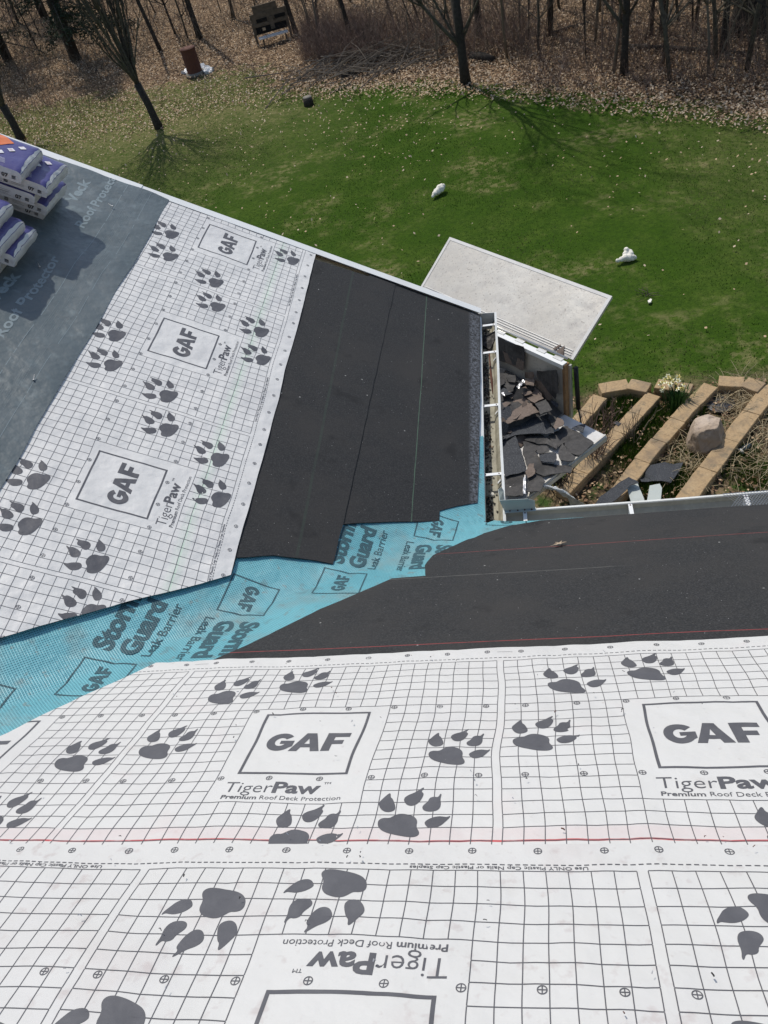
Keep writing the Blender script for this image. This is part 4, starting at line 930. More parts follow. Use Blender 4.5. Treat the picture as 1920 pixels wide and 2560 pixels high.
# ------------------------------------------------------------------ terraced block walls
def wall(label,pts,zt,wdt,L,seed,group='tan block edging strips of the garden bed'):
    t=thing('block_wall',label,'block wall',(pts[0][0],pts[0][1],G),0,group); r=random.Random(seed)
    P=[Vector((x,y,0)) for x,y in pts]; tot=[0]
    for a,b in zip(P,P[1:]): tot.append(tot[-1]+(b-a).length)
    def pos(s):
        s=max(0,min(tot[-1],s))
        for i in range(len(P)-1):
            if s<=tot[i+1]+1e-9: return P[i].lerp(P[i+1],(s-tot[i])/max(1e-6,tot[i+1]-tot[i]))
    s=0; base=Vector((pts[0][0],pts[0][1],G))
    while s<tot[-1]-.08:
        e=min(s+L*r.uniform(.85,1.1),tot[-1]); a,b=pos(s+.0015),pos(e-.0015); d=(b-a); 
        if d.length<.05: break
        c=(a+b)/2; ang=math.atan2(d.y,d.x); off=r.uniform(-.006,.006)
        for lay in range(2):
            bm=bmesh.new(); h=(zt-G)/2
            M=Matrix.Translation(c-base+Vector((0,0,G))-Vector((0,0,0)))@Matrix.Rotation(ang+r.uniform(-.02,.02),4,'Z')
            M=Matrix.Translation((c.x-base.x,c.y-base.y,h*(lay+.5)+r.uniform(-.003,.003)))@Matrix.Rotation(ang+r.uniform(-.015,.015),4,'Z')
            vs=box(bm,(0,off,0),(d.length,wdt,h*.985),None); bmesh.ops.subdivide_edges(bm,edges=bm.edges[:],cuts=3,use_grid_fill=True)
            for v in bm.verts:
                if abs(v.co.z)<h*.48 or True:
                    k=noise.noise(Vector((v.co.x*9+s*7,v.co.y*9,v.co.z*9+seed)))*.010
                    v.co+=Vector((k*.6,k if abs(v.co.y)>wdt*.4 else 0,0))
            bmesh.ops.bevel(bm,geom=[x for x in bm.edges if x.is_manifold and x.calc_face_angle()>.9],offset=.005,segments=2,affect='EDGES')
            bmesh.ops.transform(bm,matrix=M,verts=bm.verts[:])
            obj('block',bm,M_BLKT,t)
        s=e
def ext(p,q,d):
    v=Vector(q)-Vector(p); v.normalize(); w_=Vector(q)+v*d; return (w_.x,w_.y)
ZT=G+.16
def gz(l): return [tuple(at(x,y,ZT)[:2]) for x,y in l]
w1=gz([(1500,990),(1447,1052),(1350,1165)]); w2=gz([(1633,985),(1533,1094),(1400,1232)])
w3=gz([(1778,962),(1740,997),(1609,1146),(1500,1290)]); w4=gz([(1925,975),(1819,1106),(1680,1295),(1650,1340)])
wall('leftmost edging strip of tan blocks, partly hidden by the container',w1,ZT,.22,.46,1)
wall('second edging strip of tan blocks from the left',w2,ZT,.22,.46,2)
wall('third edging strip of tan blocks, a dark torn scrap at its lower end',w3,ZT,.22,.5,3)
wall('rightmost long edging strip of tan blocks, right of the boulder',w4,ZT,.24,.62,4)
wall('short end course joining the two leftmost strips',gz([(1500,975),(1540,964),(1580,962),(1622,973)]),ZT+.03,.24,.42,5)
wall('short end course behind the daffodils',gz([(1640,962),(1662,958),(1700,968),(1735,978)]),ZT+.03,.22,.5,6)
wall('short end course at the top right, its corner block pale',gz([(1796,955),(1830,946),(1866,960),(1905,972)]),ZT+.03,.24,.42,7)
wall('edging strip leaving the right side of the photo',gz([(1905,985),(1980,950)]),ZT,.22,.42,8)
# boulder
bm=bmesh.new(); bmesh.ops.create_icosphere(bm,subdivisions=5,radius=1)
for v in bm.verts:
    p=v.co.copy(); 
    for nrm,dd in (((.2,.1,1),.62),((-.8,-.5,.4),.80),((.9,-.2,.2),.78),((.3,-.9,.35),.80),((-.3,.9,.3),.75),((-.9,.3,.1),.85),((.6,.6,.6),.85)):
        n_=Vector(nrm).normalized(); k=p.dot(n_)
        if k>dd: p-=n_*(k-dd)
    p+=v.normal*(.06*noise.noise(v.co*2.2)+.03*noise.noise(v.co*6)+.012*noise.noise(v.co*16)); v.co=p
bc=at(1763,1084,G+.20)
bmesh.ops.transform(bm,matrix=Matrix.Translation(bc)@Matrix.Rotation(math.radians(60),4,'Z')@Matrix.Diagonal((.335,.24,.28,1)),verts=bm.verts[:])
tag(obj('boulder',bm,M_ROCK,smooth=True),'pinkish tan boulder lying between the two right-hand block strips','boulder')
# daffodils
def daff():
    t=thing('daffodil_clump','clump of white and pale yellow daffodils between two block strips','flowers',at(1690,1015,G)); r=random.Random(3)
    V=[];Fc=[]
    for i in range(170):
        a=r.uniform(0,6.28); d=r.uniform(0,.20); b=Vector((math.cos(a)*d,math.sin(a)*d*.8,0)); h=r.uniform(.22,.38); l=Vector((math.cos(a),math.sin(a),0))*r.uniform(.02,.16)
        s=Vector((-math.sin(a),math.cos(a),0))*.007; n0=len(V); m_=b+l*.4+Vector((0,0,h*.6)); e=b+l+Vector((0,0,h)); V+=[b-s,b+s,m_+s,m_-s,e]; Fc+=[(n0,n0+1,n0+2,n0+3),(n0+3,n0+2,n0+4)]
    raw('leaves',V,Fc,M_FLG,t)
    for i in range(26):
        f=Vector((r.uniform(-.24,.08),r.uniform(-.06,.20),r.uniform(.30,.42))); bm=bmesh.new(); tl=Matrix.Translation(f)@Matrix.Rotation(r.uniform(-.9,.9),4,'X')@Matrix.Rotation(r.uniform(-.9,.9),4,'Y')
        for k in range(6):
            a=k*math.pi/3; c_,s_=math.cos(a),math.sin(a); q=lambda x,y,z:tl@Vector((x*c_-y*s_,x*s_+y*c_,z))
            fc=bm.faces.new([bm.verts.new(q(*p)) for p in ((.004,0,0),(.022,.014,.004),(.044,0,-.002),(.022,-.014,.004))]); fc.material_index=0 if i%3 else 1
        c=bmesh.ops.create_cone(bm,cap_ends=False,segments=8,radius1=.008,radius2=.015,depth=.02,matrix=tl@Matrix.Translation((0,0,.012)))
        for fc in bm.faces[6:]: fc.material_index=1
        obj('flower',bm,[M_FLW,M_FLY],t)
daff()
tag(tubeobj('drain_cover',[at(1800,1012,G+.02),at(1800,1012,G+.02)+Vector((0,0,.025)),at(1800,1012,G+.02)+Vector((0,0,.03))],[.20,.20,.185],M_STEEL,None,28),'round black drain cover above the boulder','drain cover')
j=thing('jar','small dark glass jar with a pale lid lying right of the rightmost strip','jar',at(1853,1128,G+.04)); tubeobj('glass',[(0,0,0),(.12,.08,.02)],.045,M_GLASS,j,14); tubeobj('cap',[(-.02,-.013,-.003),(0,0,0)],.047,M_PLAS,j,14)
# torn felt and flashing thrown on the bed
def groundpiece(name,pp,z,m,lb,cat,th=.006,cr=.03,seed=0):
    P=[at(x,y,z) for x,y in pp]; out=[]
    for i,p in enumerate(P):
        q=P[(i+1)%len(P)]; n=max(1,int((q-p).length/.05)); out+=[p.lerp(q,j_/n)+Vector((0,0,cr*noise.noise(Vector((i,j_*.3,seed))))) for j_ in range(n)]
    bm=bmesh.new(); prism(bm,out,Vector((0,0,-th))); bmesh.ops.triangulate(bm,faces=[f for f in bm.faces if len(f.verts)>4]); return tag(obj(name,bm,m),lb,cat)
ZD=lambda p:[(1440+x*.1929,1100+y*.1929) for x,y in p]
groundpiece('felt_scrap',ZD([(940,330),(1150,285),(1390,290),(1340,400),(1230,555),(1050,530),(850,540),(830,510),(900,420)]),G+.13,M_SHD,'black torn felt scrap between the two right-hand strips','felt scrap',cr=.10,seed=1)
groundpiece('felt_scrap',ZD([(500,600),(680,478),(790,525),(815,560),(700,590),(640,660),(500,790),(250,840),(300,740)]),G+.29,M_SHD,'dark felt scrap draped over the lower end of the third strip','felt scrap',cr=.05,seed=4)
for k,(pp,lb) in enumerate(((ZD([(655,600),(800,560),(885,770),(885,880),(740,880),(700,760)]),'left pale green metal flashing piece above the main gutter'),(ZD([(955,590),(1085,565),(1115,620),(1090,860),(905,870)]),'right pale green metal flashing piece above the main gutter'))):
    groundpiece('flashing_piece',pp,G+.22,M_SPL,lb,'flashing',th=.003,cr=.02,seed=k+8)
groundpiece('shingle_chip',[(1533,1057),(1541,1052),(1553,1058),(1546,1065)],ZT+.01,M_SHD,'small slate chip on top of the second strip','shingle piece',cr=0)
# foam lumps on the lawn
def lump(label,px,py,sc,lobes,seed):
    bm=bmesh.new(); c=at(px,py,G+.09)
    for (x,y,z,r_) in lobes: bmesh.ops.create_icosphere(bm,subdivisions=3,radius=r_*sc,matrix=Matrix.Translation(c+(RT*x+Vector((0,.95,.1))*y)*sc+Vector((0,0,z*sc))))
    o=obj('foam_lump',bm,M_FOAM,smooth=True); m=o.modifiers.new('r','REMESH'); m.mode='VOXEL'; m.voxel_size=.012; bpy.context.view_layer.update()
    me=bpy.data.meshes.new_from_object(o.evaluated_get(bpy.context.evaluated_depsgraph_get())); o.modifiers.clear(); o.data=me
    for v in me.vertices: v.co+=Vector(v.normal)*(.014*noise.noise(v.co*14+Vector((seed,0,0))))
    me.polygons.foreach_set('use_smooth',[True]*len(me.polygons)); tag(o,label,'foam')
lump('cream foam lump with knobbly lobes on the lawn right of the lid',1568,645,.8,[(-.22,-.06,-.03,.045),(-.14,-.03,-.01,.06),(-.05,0,0,.08),(.03,.01,0,.09),(.12,.02,0,.07),(.17,.03,0,.055),(-.03,.10,.05,.06),(0,.17,.09,.055),(.07,.15,.06,.065),(.09,.09,.04,.07)],1)
lump('elongated cream foam lump alone on the open lawn',1095,478,.85,[(-.14,-.20,-.03,.045),(-.09,-.12,0,.07),(-.03,-.03,0,.09),(.05,.06,.03,.11),(.10,.16,.03,.09),(.13,.24,.02,.06)],5)
# little tangle of wire with white paper
tw=thing('twig_tangle','small tangle of dark twigs beside a scrap of white paper on the lawn','twigs'); c0=at(1614,738,G+.03); r=random.Random(2)
for i in range(9):
    a=r.uniform(0,6.28); p=c0+Vector((r.uniform(-.05,.05),r.uniform(-.05,.05),0)); pts=[p+Vector((math.cos(a+.4*k_*r.uniform(-1,1))*.08*k_,math.sin(a)*.08*k_,.03*math.sin(k_))) for k_ in range(4)]
    tubeobj('twig',pts,[.006,.005,.004,.003],M_BARKD if i%3 else M_TWIG,tw,4)
groundpiece('paper_scrap',[(1619,752),(1626,746),(1630,748),(1627,755),(1622,756)],G+.07,M_FOAM,'crumpled bit of white paper by the twig tangle','paper',th=.02,cr=.02)

# ------------------------------------------------------------------ garden bed growth
r=np.random.default_rng(21)
def bedpts(N): 
    x=r.uniform(.8,6,N); y=r.uniform(2.6,6.8,N); k=(y<6.6-.10*(x-1.4)); return x[k],y[k]
P1,x,y,_=blades(1,0,1,0,1,.1,.2,.004,1)
def tuft(N,h0,h1,wd,fn,lean=.6,z0=0.):
    x,y=fn(N); n=len(x); a=r.uniform(0,6.28,n); b=r.uniform(0,6.28,n); h=r.uniform(h0,h1,n); t=h*r.uniform(.1,lean,n); z=np.full(n,G+z0)
    P=np.zeros((n,3,3)); P[:,0]=np.stack([x-wd*np.cos(a),y-wd*np.sin(a),z],1); P[:,1]=np.stack([x+wd*np.cos(a),y+wd*np.sin(a),z],1); P[:,2]=np.stack([x+t*np.cos(b),y+t*np.sin(b),z+h],1); return P
def clust(fn,cx,n,s):
    def g(N):
        c=np.array(cx); i=r.integers(0,len(c),N); return c[i,0]+r.normal(0,s,N),c[i,1]+r.normal(0,s,N)
    return g
gp_=lambda l:[tuple(at(x,y,G)[:2]) for x,y in l]
greens=gp_([(1545,1010),(1555,1040),(1530,1065),(1520,1035),(1590,1120),(1575,1150),(1610,1060),(1715,1040),(1700,1210),(1690,1215),(1600,1225),(1625,1215),(1900,1200),(1640,1045),(1840,1160),(1735,1130),(1560,1090),(1580,1020)])
PG=tuft(15000,.04,.16,.005,clust(None,greens,0,.16)); 
tag(quads('bed_grass',PG,[M_GR1,M_GR2],(r.random(len(PG))<.4).astype(int),n=3),'tufts of green grass and weeds in the garden bed','grass',kind='stuff')
def fl3(rr,N):
    x=rr.uniform(.6,6,N); y=rr.uniform(2.4,6.6,N); return x,y
P,mi=leafcards(4200,fl3,31,(.03,.065),.05); mi=np.where(mi==2,1,mi); P[:,:,2]-=.04
tag(quads('bed_leaves',P,[M_LF1,M_LF2,M_LF3],mi),'dry leaf litter lying in the garden bed','leaves',kind='stuff')
straws=gp_([(1850,1010),(1880,1020),(1860,980),(1840,1040),(1700,1150),(1720,1190),(1690,1140),(1890,1150),(1880,1190),(1900,1100),(1760,1140),(1830,985),(1905,1060)])
V=[];Fc=[];rr=random.Random(8)
for i in range(520):
    c=straws[rr.randrange(len(straws))]; p=Vector((c[0]+rr.gauss(0,.14),c[1]+rr.gauss(0,.14),G+rr.uniform(.01,.1))); a=rr.uniform(0,6.28); L=rr.uniform(.15,.5); z=rr.uniform(-.05,.12)
    q=p+Vector((math.cos(a)*L,math.sin(a)*L,abs(z))); m_=(p+q)/2+Vector((0,0,rr.uniform(0,.05))); tube(V,Fc,[p,m_,q],[.004,.0035,.002],3,False)
tag(raw('dry_straw',V,Fc,M_STRAW),'flattened dry straw stalks around the boulder','straw',kind='stuff')
# twiggy shrub between the first two strips
def shrub(label,px,py,n,h,spread,m,seed):
    t=thing('twiggy_shrub',label,'shrub',at(px,py,G)); rr=random.Random(seed); V=[];Fc=[]
    for i in range(n):
        a=rr.uniform(0,6.28); p=Vector((rr.gauss(0,.07),rr.gauss(0,.07),0)); d=Vector((math.cos(a)*rr.uniform(.1,spread),math.sin(a)*rr.uniform(.1,spread),1)).normalized(); L=h*rr.uniform(.5,1); pts=[p]
        for k in range(6):
            d=(d+Vector((rr.uniform(-.25,.25),rr.uniform(-.25,.25),rr.uniform(-.05,.2)))).normalized(); pts.append(pts[-1]+d*L/6)
            if rr.random()<.8:
                e=(d+Vector((rr.uniform(-1,1),rr.uniform(-1,1),rr.uniform(-.2,.6)))).normalized(); q=pts[-1]; b_=[q,q+e*L*.12,q+e*L*.2+Vector((0,0,.02))]; tube(V,Fc,b_,[.0035,.003,.0015],3,False)
        tube(V,Fc,pts,[.008-.001*k for k in range(7)],4,False)
    raw('branches',V,Fc,m,t)
shrub('large leafless thorny shrub below the container tailgate',1480,1150,42,.95,.8,M_BRUSH,1)
shrub('small leafless shrub between the two leftmost strips',1520,1060,14,.5,.6,M_BRUSH,2)
shrub('dark leafless shrub under the splash guard',1400,1220,36,.8,.8,M_BARKD,3)
shrub('sparse leafless stems between the second and third strips',1570,1110,10,.6,.5,M_TWIG,4)
# ------------------------------------------------------------------ trees
def grow(V,Fc,p,d,L,r,depth,rr,spread=.5,up=.12,sides=5,kids=3,minr=.004,T=None,bend=.12):
    n=5; pts=[p]; dd=d.copy()
    for i in range(n):
        dd=(dd+Vector((rr.uniform(-1,1)*bend,rr.uniform(-1,1)*bend,up*.4))).normalized(); pts.append(pts[-1]+dd*L/n)
    rad=[r*(1-.45*i/n) for i in range(n+1)]
    tube(V,Fc,pts,rad,sides if depth>1 else 3,depth>1)
    if depth<=0: return
    for k in range(kids):
        t=rr.uniform(.3,1) if k else 1; i=min(n,max(1,int(t*n))); q=pts[i]; a=rr.uniform(0,6.28)
        o=dd.orthogonal().normalized(); o=(Matrix.Rotation(a,3,dd)@o)
        e=(dd+o*math.tan(spread*rr.uniform(.5,1.3))).normalized(); e=(e+Vector((0,0,up))).normalized()
        grow(V,Fc,q,e,L*rr.uniform(.55,.8),max(minr,rad[i]*rr.uniform(.5,.72)),depth-1,rr,spread,up,sides,kids,minr,T,bend)
def vase(label,px,py,lean,h0,r0_,stems,Hs,seed,spread=.35,extra=None,low=(),dp=4):
    b=at(px,py,G); t=thing('yard_tree',label,'tree',b); rr=random.Random(seed)
    d=Vector(lean).normalized(); pts=[Vector((0,0,-.1)),d*h0*.25,d*h0*.55+Vector((.02,0,0)),d*h0]
    V=[];Fc=[]; tube(V,Fc,pts,[r0_*1.45,r0_*1.05,r0_,r0_*1.05],12); raw('trunk',V,Fc,M_BARKD,t,smooth=True)
    V=[];Fc=[]
    for k in range(stems):
        a=6.28*k/stems+rr.uniform(-.4,.4); s=spread*rr.uniform(.5,1.15) if k else .05
        e=(d+Vector((math.cos(a)*s,math.sin(a)*s,0))).normalized(); s0=d*(h0-rr.uniform(0,.25))
        grow(V,Fc,s0,e,Hs*rr.uniform(.75,1.1),r0_*rr.uniform(.42,.62)*(.72 if stems>8 else 1),dp,rr,.42,.16,6,3,.005)
    for (h,a,L,rad) in low: grow(V,Fc,d*h,Vector((math.cos(a),math.sin(a),1.15)).normalized(),L,rad,3,rr,.5,.18,5,3,.005)
    raw('crown',V,Fc,M_BARK,t,smooth=True); return t
vase('leafless yard tree at the lawn edge right of centre, long shadow on the grass',1165,212,(-.03,.0,1),2.6,.115,6,3.6,11,.30,low=((.95,3.4,2.4,.06),(1.0,2.5,2.0,.045),(1.05,.4,1.8,.04),(1.2,5.6,1.6,.032),(1.5,1.4,2,.05)),dp=5)
vase('multi-stemmed vase shaped bare tree left of centre',400,322,(-.16,.05,1),1.35,.110,13,3.7,23,.30,low=((1.5,3.6,1.8,.03),(1.6,.6,1.5,.028)))
vase('bare multi-stemmed tree at the left edge behind the bundles',55,350,(-.10,.05,1),1.1,.125,7,3.2,37,.40)
vase('leafless yard tree standing in the leaf litter at the right',1560,190,(0,0,1),2.8,.085,4,2.8,41,.22,low=((1.1,2.8,2.2,.05),(1.25,.3,1.8,.04),(1.4,4.2,1.7,.035),(1.6,1.8,1.8,.04)))
# evergreens on the left, dark hanging needles
def evergreen(label,px,py,H,hc,R_,seed,n=9000,r0_=.2):
    b=at(px,py,G); t=thing('evergreen_tree',label,'tree',b); rr=np.random.default_rng(seed); r2=random.Random(seed)
    V=[];Fc=[]; tube(V,Fc,[Vector((0,0,-.1)),Vector((.03,0,H*.4)),Vector((0,.05,H))],[r0_,r0_*.75,.03],9); raw('trunk',V,Fc,M_BARKD,t,smooth=True)
    V=[];Fc=[];C_=[]
    nb=70
    for i in range(nb):
        h=hc+(H-hc)*(i/nb)**1.1; a=r2.uniform(0,6.28); L=R_*(1-(h-hc)/(H-hc+.5))*r2.uniform(.7,1.1)+.2; e=Vector((math.cos(a),math.sin(a),r2.uniform(-.30,.05)))
        p=Vector((0,0,h)); pts=[p,p+e*L*.5,p+e*L+Vector((0,0,-.15*L))]; tube(V,Fc,pts,[.03,.02,.006],4,False)
        for k in range(int(n/nb)):
            s=r2.random()**.7; q=pts[0].lerp(pts[1],s*2) if s<.5 else pts[1].lerp(pts[2],s*2-1); C_.append(q+Vector((r2.gauss(0,.16),r2.gauss(0,.16),r2.gauss(-.08,.12))))
    raw('branches',V,Fc,M_BARKD,t)
    c=np.array([q[:] for q in C_]); m=len(c); a=rr.normal(0,1,(m,3)); a/=np.linalg.norm(a,axis=1)[:,None]; b_=np.cross(a,rr.normal(0,1,(m,3))); b_/=np.linalg.norm(b_,axis=1)[:,None]
    s=rr.uniform(.05,.13,m)[:,None]; P=np.stack([c-a*s,c-b_*s*.22,c+a*s,c+b_*s*.22],1)
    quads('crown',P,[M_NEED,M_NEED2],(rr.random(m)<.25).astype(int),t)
evergreen('dark evergreen with its trunk base showing above the left lawn shade',192,152,11,1.0,3.0,1,16000,.24)
evergreen('dark evergreen at the top left corner of the photo',20,150,12,.8,3.4,2,15000,.22)
evergreen('dark evergreen deep in the woods at the upper left',110,40,12,.6,3.5,3,12000,.22)
# big dark trunk
def bigtree(label,px,py,r_,H,seed,lean=(0,0,1)):
    b=at(px,py,G); t=thing('woodland_tree',label,'tree',b); rr=random.Random(seed); d=Vector(lean).normalized(); V=[];Fc=[]
    tube(V,Fc,[Vector((0,0,-.1)),d*.5,d*H*.4,d*H*.75],[r_*1.35,r_,r_*.85,r_*.6],12); raw('trunk',V,Fc,M_BARKD,t,smooth=True); V=[];Fc=[]
    for k in range(6): a=rr.uniform(0,6.28); grow(V,Fc,d*H*rr.uniform(.4,.75),Vector((math.cos(a)*.7,math.sin(a)*.7,.8)).normalized(),H*.25,r_*.35,3,rr,.5,.1,5,3,.01)
    raw('crown',V,Fc,M_BARKD,t)
bigtree('very thick dark trunk near the top right corner',1868,78,.42,13,1)
bigtree('straight dark trunk left of the rusty barrel, in the woods',500,96,.11,11,2,(-.03,0,1))
bigtree('leaning dark trunk between the barrel and the vase shaped tree',402,128,.075,9,3,(-.12,0,1))
bigtree('dark trunk just right of the wooden target box',742,88,.085,10,4,(-.10,0,1))
bigtree('dark woodland trunk at the upper right, left of the very thick one',1805,140,.08,10,5)
bigtree('slim dark trunk behind the right-hand yard tree',1655,90,.075,10,6)
bigtree('dark woodland trunk directly behind the central yard tree',1198,95,.095,11,7)
# saplings: a few prototypes, copied
def sap(seed,H,r_,kids,m):
    t=thing('sapling','x','sapling',(0,0,0)); rr=random.Random(seed); V=[];Fc=[]; pts=[Vector((0,0,-.05))]; d=Vector((rr.uniform(-.12,.12),rr.uniform(-.12,.12),1)).normalized()
    for i in range(7): d=(d+Vector((rr.uniform(-.08,.08),rr.uniform(-.08,.08),.03))).normalized(); pts.append(pts[-1]+d*H/7)
    tube(V,Fc,pts,[r_*(1-.12*i) for i in range(8)],6); raw('trunk',V,Fc,m,t,smooth=True); V=[];Fc=[]
    for k in range(kids):
        i=rr.randrange(1,8) if k>kids*.3 else rr.randrange(1,4); a=rr.uniform(0,6.28); grow(V,Fc,pts[i],Vector((math.cos(a),math.sin(a),rr.uniform(.3,1.1))).normalized(),H*rr.uniform(.10,.2),r_*.4,2,rr,.5,.1,4,3,.004)
    raw('crown',V,Fc,m,t); return t
PROT=[sap(50+i,h,r_,k,m) for i,(h,r_,k,m) in enumerate(((7,.045,12,M_BARK),(5,.03,12,M_BARKD),(9,.07,13,M_BARKD),(3.2,.02,12,M_TWIG),(8,.06,10,M_BARK),(2.4,.015,14,M_BRUSH),(6,.04,14,M_TWIG)))]
KIND=['mid height grey sapling','short dark sapling','tall dark sapling','whippy little grey sapling','tall grey sapling','knee high reddish bush stem','spreading grey twiggy sapling']
rr=random.Random(99); used=set(); cnt=0
def putsap(k,x,y):
    t=PROT[k]
    if k in used:
        t=PROT[k].copy(); COL.objects.link(t)
        for ch in PROT[k].children: c=ch.copy(); COL.objects.link(c); c.parent=t
    used.add(k); t.location=(x,y,G+.02); s=rr.uniform(.75,1.25); t.scale=(s,s,s); t.rotation_euler=(rr.gauss(0,.07),rr.gauss(0,.07),rr.uniform(0,6.28))
    t['label']=KIND[k]+' rising from the leaf litter of the woods'; t['category']='sapling'; t['group']=KIND[k]+'s in the woods'
for i in range(2000):
    if cnt>=185: break
    px=rr.uniform(-60,1980); py=rr.uniform(-60,300)*(rr.random()**.25)
    p=at(px,py,G)
    if p.y<bord(p.x)+1.2+(2.6 if -9<p.x<-3 else 0) or p.y>60: continue
    if px<900 and py>120 and px>120: continue
    if 600<px<760 and 30<py<140: continue
    putsap(rr.choices(range(7),(3,4,2,5,2,5,4))[0],p.x,p.y); cnt+=1
# undergrowth: brushy stems, far woods
def brushmass(name,N,fn,h0,h1,m,label,seed,w_=.006,cat='undergrowth'):
    r=np.random.default_rng(seed); x,y=fn(r,N); n=len(x); a=r.uniform(0,6.28,n); b=r.uniform(0,6.28,n); h=r.uniform(h0,h1,n); t=h*r.uniform(.1,1.1,n); z=np.full(n,G)
    ww=w_*r.uniform(.5,1.3,n)
    p0=np.stack([x,y,z],1); p1=np.stack([x+t*np.cos(b),y+t*np.sin(b),z+h],1); s=np.stack([np.cos(a),np.sin(a),0*a],1)*ww[:,None]
    P=np.stack([p0-s,p0+s,p1+s*.35,p1-s*.35],1)
    # side twigs
    k=r.integers(0,n,n*3); f=r.uniform(.3,1,n*3)[:,None]; q=p0[k]*(1-f)+p1[k]*f; e=r.normal(0,.22,(n*3,3))*h[k][:,None]; e[:,2]=np.abs(e[:,2]); s2=s[k]*.5
    P2=np.stack([q-s2,q+s2,q+e+s2*.4,q+e-s2*.4],1)
    return tag(quads(name,np.concatenate([P,P2]),m),label,cat,kind='stuff')
def woodspots(r,N):
    x=r.uniform(-36,10,N); y=bord(x)+1.5+r.exponential(9,N); k=(y<60)&(~((x>-12.5)&(x<-5.5)&(y<29))); return x[k],y[k]
brushmass('woodland_undergrowth',6500,woodspots,.25,1.5,M_TWIG,'thin bare undergrowth stems filling the woods',1,.007)
brushmass('woodland_undergrowth',3500,woodspots,.2,1.1,M_BARKD,'dark bare undergrowth stems filling the woods',2,.007)
def box_(px0,px1,py0,py1):
    def f(r,N):
        X=[];Y=[]
        for i in range(N): p=at(r.uniform(px0,px1),r.uniform(py0,py1),G); X.append(p.x); Y.append(p.y)
        return np.array(X),np.array(Y)
    return f
brushmass('thicket',4200,box_(760,960,70,165),.2,.9,M_BRUSH,'reddish brown twiggy thicket right of the wooden target box',3,.006,'thicket')
brushmass('thicket',2400,box_(960,1330,60,150),.2,.9,M_BRUSH,'brownish thicket behind the central yard tree',4,.006,'thicket')
brushmass('thicket',2200,box_(1300,1920,80,240),.15,.8,M_BRUSH,'low brown brush on the right side of the woods',5,.006,'thicket')
# brush pile with grey branches
bp=thing('brush_pile','heap of grey cut branches at the edge of the lawn left of the central tree','brush pile',at(930,165,G)); V=[];Fc=[];r5=random.Random(12)
for i in range(260):
    c=Vector((r5.gauss(0,1.25),r5.gauss(0,.6),abs(r5.gauss(.12,.16)))); a=r5.gauss(.3,.9); L=r5.uniform(.3,1.3); e=Vector((math.cos(a),math.sin(a),r5.uniform(-.2,.45))); pts=[c-e*L,c+Vector((0,0,r5.uniform(0,.12))),c+e*L]
    for p in pts: p.z=max(.02,p.z)
    s=r5.choice((.010,.014,.022)); tube(V,Fc,pts,[s,s*.8,s*.3],4)
raw('branches',V,Fc,M_BRUSH2,bp)
def log(label,a,b,r_,m=M_BARKD,z=.0,name='fallen_log'):
    p=at(*a,G)+Vector((0,0,r_*.8+z)); q=at(*b,G)+Vector((0,0,r_*.8)); mid=(p+q)/2+Vector((0,0,.03)); V=[];Fc=[]; tube(V,Fc,[p,mid,q],[r_,r_*.9,r_*.7],9); tag(raw(name,V,Fc,m,smooth=True),label,'log')
log('dark log lying below the brush pile',(855,200),(905,185),.10); log('long thin fallen log on the leaf litter right of the right-hand yard tree',(1570,122),(1860,140),.07)
log('rotten log stub right of the central yard tree',(1180,150),(1235,158),.13)
log('slim fallen pole deep in the woods left of the right-hand yard tree',(1360,95),(1470,60),.05)
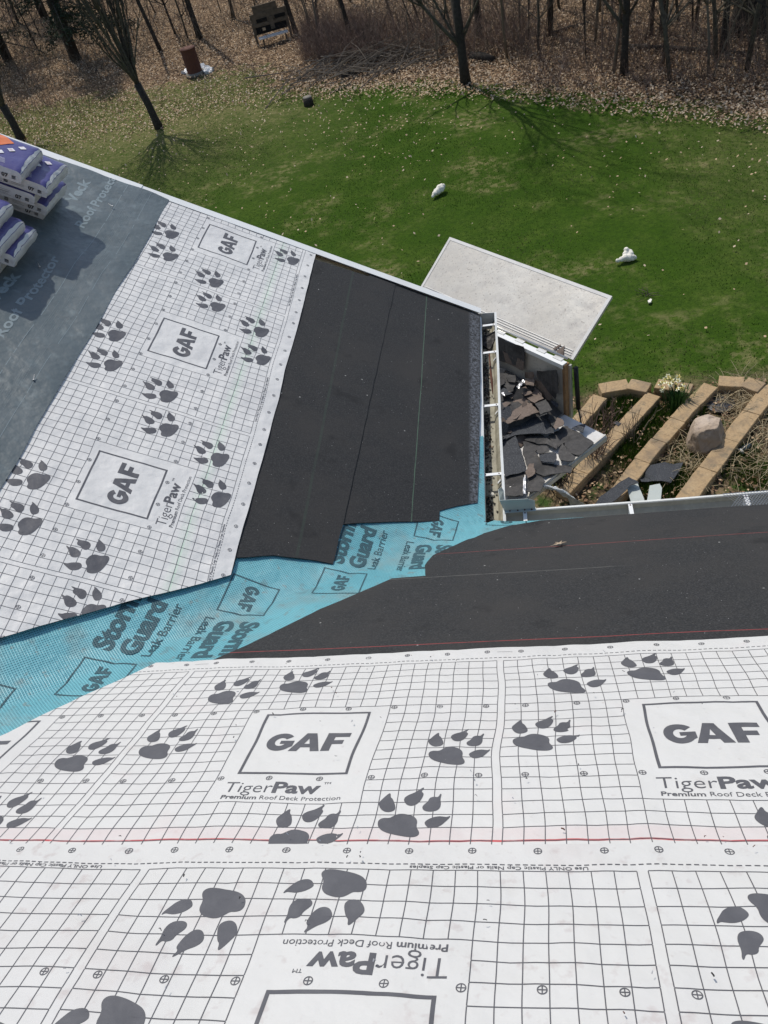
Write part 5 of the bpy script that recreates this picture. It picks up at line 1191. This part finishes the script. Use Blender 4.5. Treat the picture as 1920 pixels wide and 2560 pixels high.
# rusty barrel on a concrete ring with white sheeting behind
bp_=at(490,188,G); br=thing('burn_barrel','tall rusty brown barrel standing on the leafy lawn','barrel',bp_)
V=[];Fc=[]; Hb=.76; R_=.265; tube(V,Fc,[Vector((0,0,.10+Hb*k/12)) for k in range(13)],[R_+(.012 if k in (4,8,12,0) else 0) for k in range(13)],24,False); tube(V,Fc,[Vector((0,0,.10+Hb)),Vector((0,0,.2))],[R_-.012]*2,24,False)
raw('shell',V,Fc,M_RUST,br,smooth=True); tubeobj('base_ring',[(0,0,0),(0,0,.12)],[.36,.33],M_CONC,br,20); tubeobj('rim',[(0,0,.10+Hb),(0,0,.125+Hb)],R_+.016,M_RUST,br,24)
V=[];Fc=[]
def sheetlump(name,pp,label,m,h=.08,seed=0):
    P=[at(x,y,G+.02) for x,y in pp]; c=sum(P,Vector())/len(P); bm=bmesh.new(); f=bm.faces.new([bm.verts.new(p) for p in P]); bmesh.ops.subdivide_edges(bm,edges=bm.edges[:],cuts=5,use_grid_fill=True); bmesh.ops.poke(bm,faces=[f for f in bm.faces if len(f.verts)>4])
    bmesh.ops.subdivide_edges(bm,edges=bm.edges[:],cuts=2)
    bmesh.ops.triangulate(bm,faces=bm.faces[:])
    for v in bm.verts: v.co.z+=h*(.5+noise.noise(v.co*5+Vector((seed,0,0))))
    r=bmesh.ops.extrude_edge_only(bm,edges=[e for e in bm.edges if e.is_boundary])
    for v in r['geom']:
        if isinstance(v,bmesh.types.BMVert): v.co.z=G
    tag(obj(name,bm,m),label,'sheeting')
sheetlump('plastic_sheeting',[(500,168),(512,166),(535,173),(527,182),(512,185),(503,180)],'white crumpled sheeting right of the rusty barrel',M_PLAS,.12)
sheetlump('plastic_sheeting',[(453,183),(465,176),(478,174),(480,181),(465,184)],'white crumpled sheeting left of the rusty barrel',M_PLAS,.1,5)
# small tree stump / bucket
sp=thing('tree_stump','small upright dark stump with pale top on the lawn','stump',at(773,265,G)); tubeobj('bark',[(0,0,0),(0,0,.25)],[.155,.14],M_BARKD,sp,16); tubeobj('cut_top',[(0,0,.245),(0,0,.262)],.135,M_CONC,sp,16)
# wooden target box
tb=thing('target_box','weathered wooden target stand with dark openings and a white shelf board','target stand',at(690,108,G),math.radians(18)); tb.scale=(.95,1,.70)
def bx(name,parts,m,par=tb):
    bm=bmesh.new()
    for c,s in parts: box(bm,c,s)
    return obj(name,bm,m,par)
bb=bx('back_board',[((0,.25,.98),(1.45,.05,.95))],M_PLYW); bx('upper_board',[((-.08,.27,1.62),(.95,.05,.34))],M_PLYW)
bx('opening',[((-.30,.215,1.12),(.42,.02,.16))],M_HOLE); bx('opening',[((.42,.215,1.12),(.42,.02,.16))],M_HOLE); bx('opening',[((0,.215,.68),(1.2,.02,.3))],M_HOLE)
bx('centre_post',[((.06,.20,.9),(.16,.05,.55))],M_PLYW); bx('cross_board',[((0,.205,.93),(1.35,.03,.14))],M_PLYW)
for x in (-.68,.68): bx('leg',[((x,.22,.38),(.09,.09,.76))],M_PLYW)
bx('shelf',[((-.02,-.05,.42),(1.15,.34,.04))],M_WPAN)
for x in (-.45,.45): bx('leg',[((x,-.08,.2),(.06,.06,.4))],M_PLYW)
bx('target_knob',[((-.30,.17,.72),(.12,.06,.12))],M_LF1)
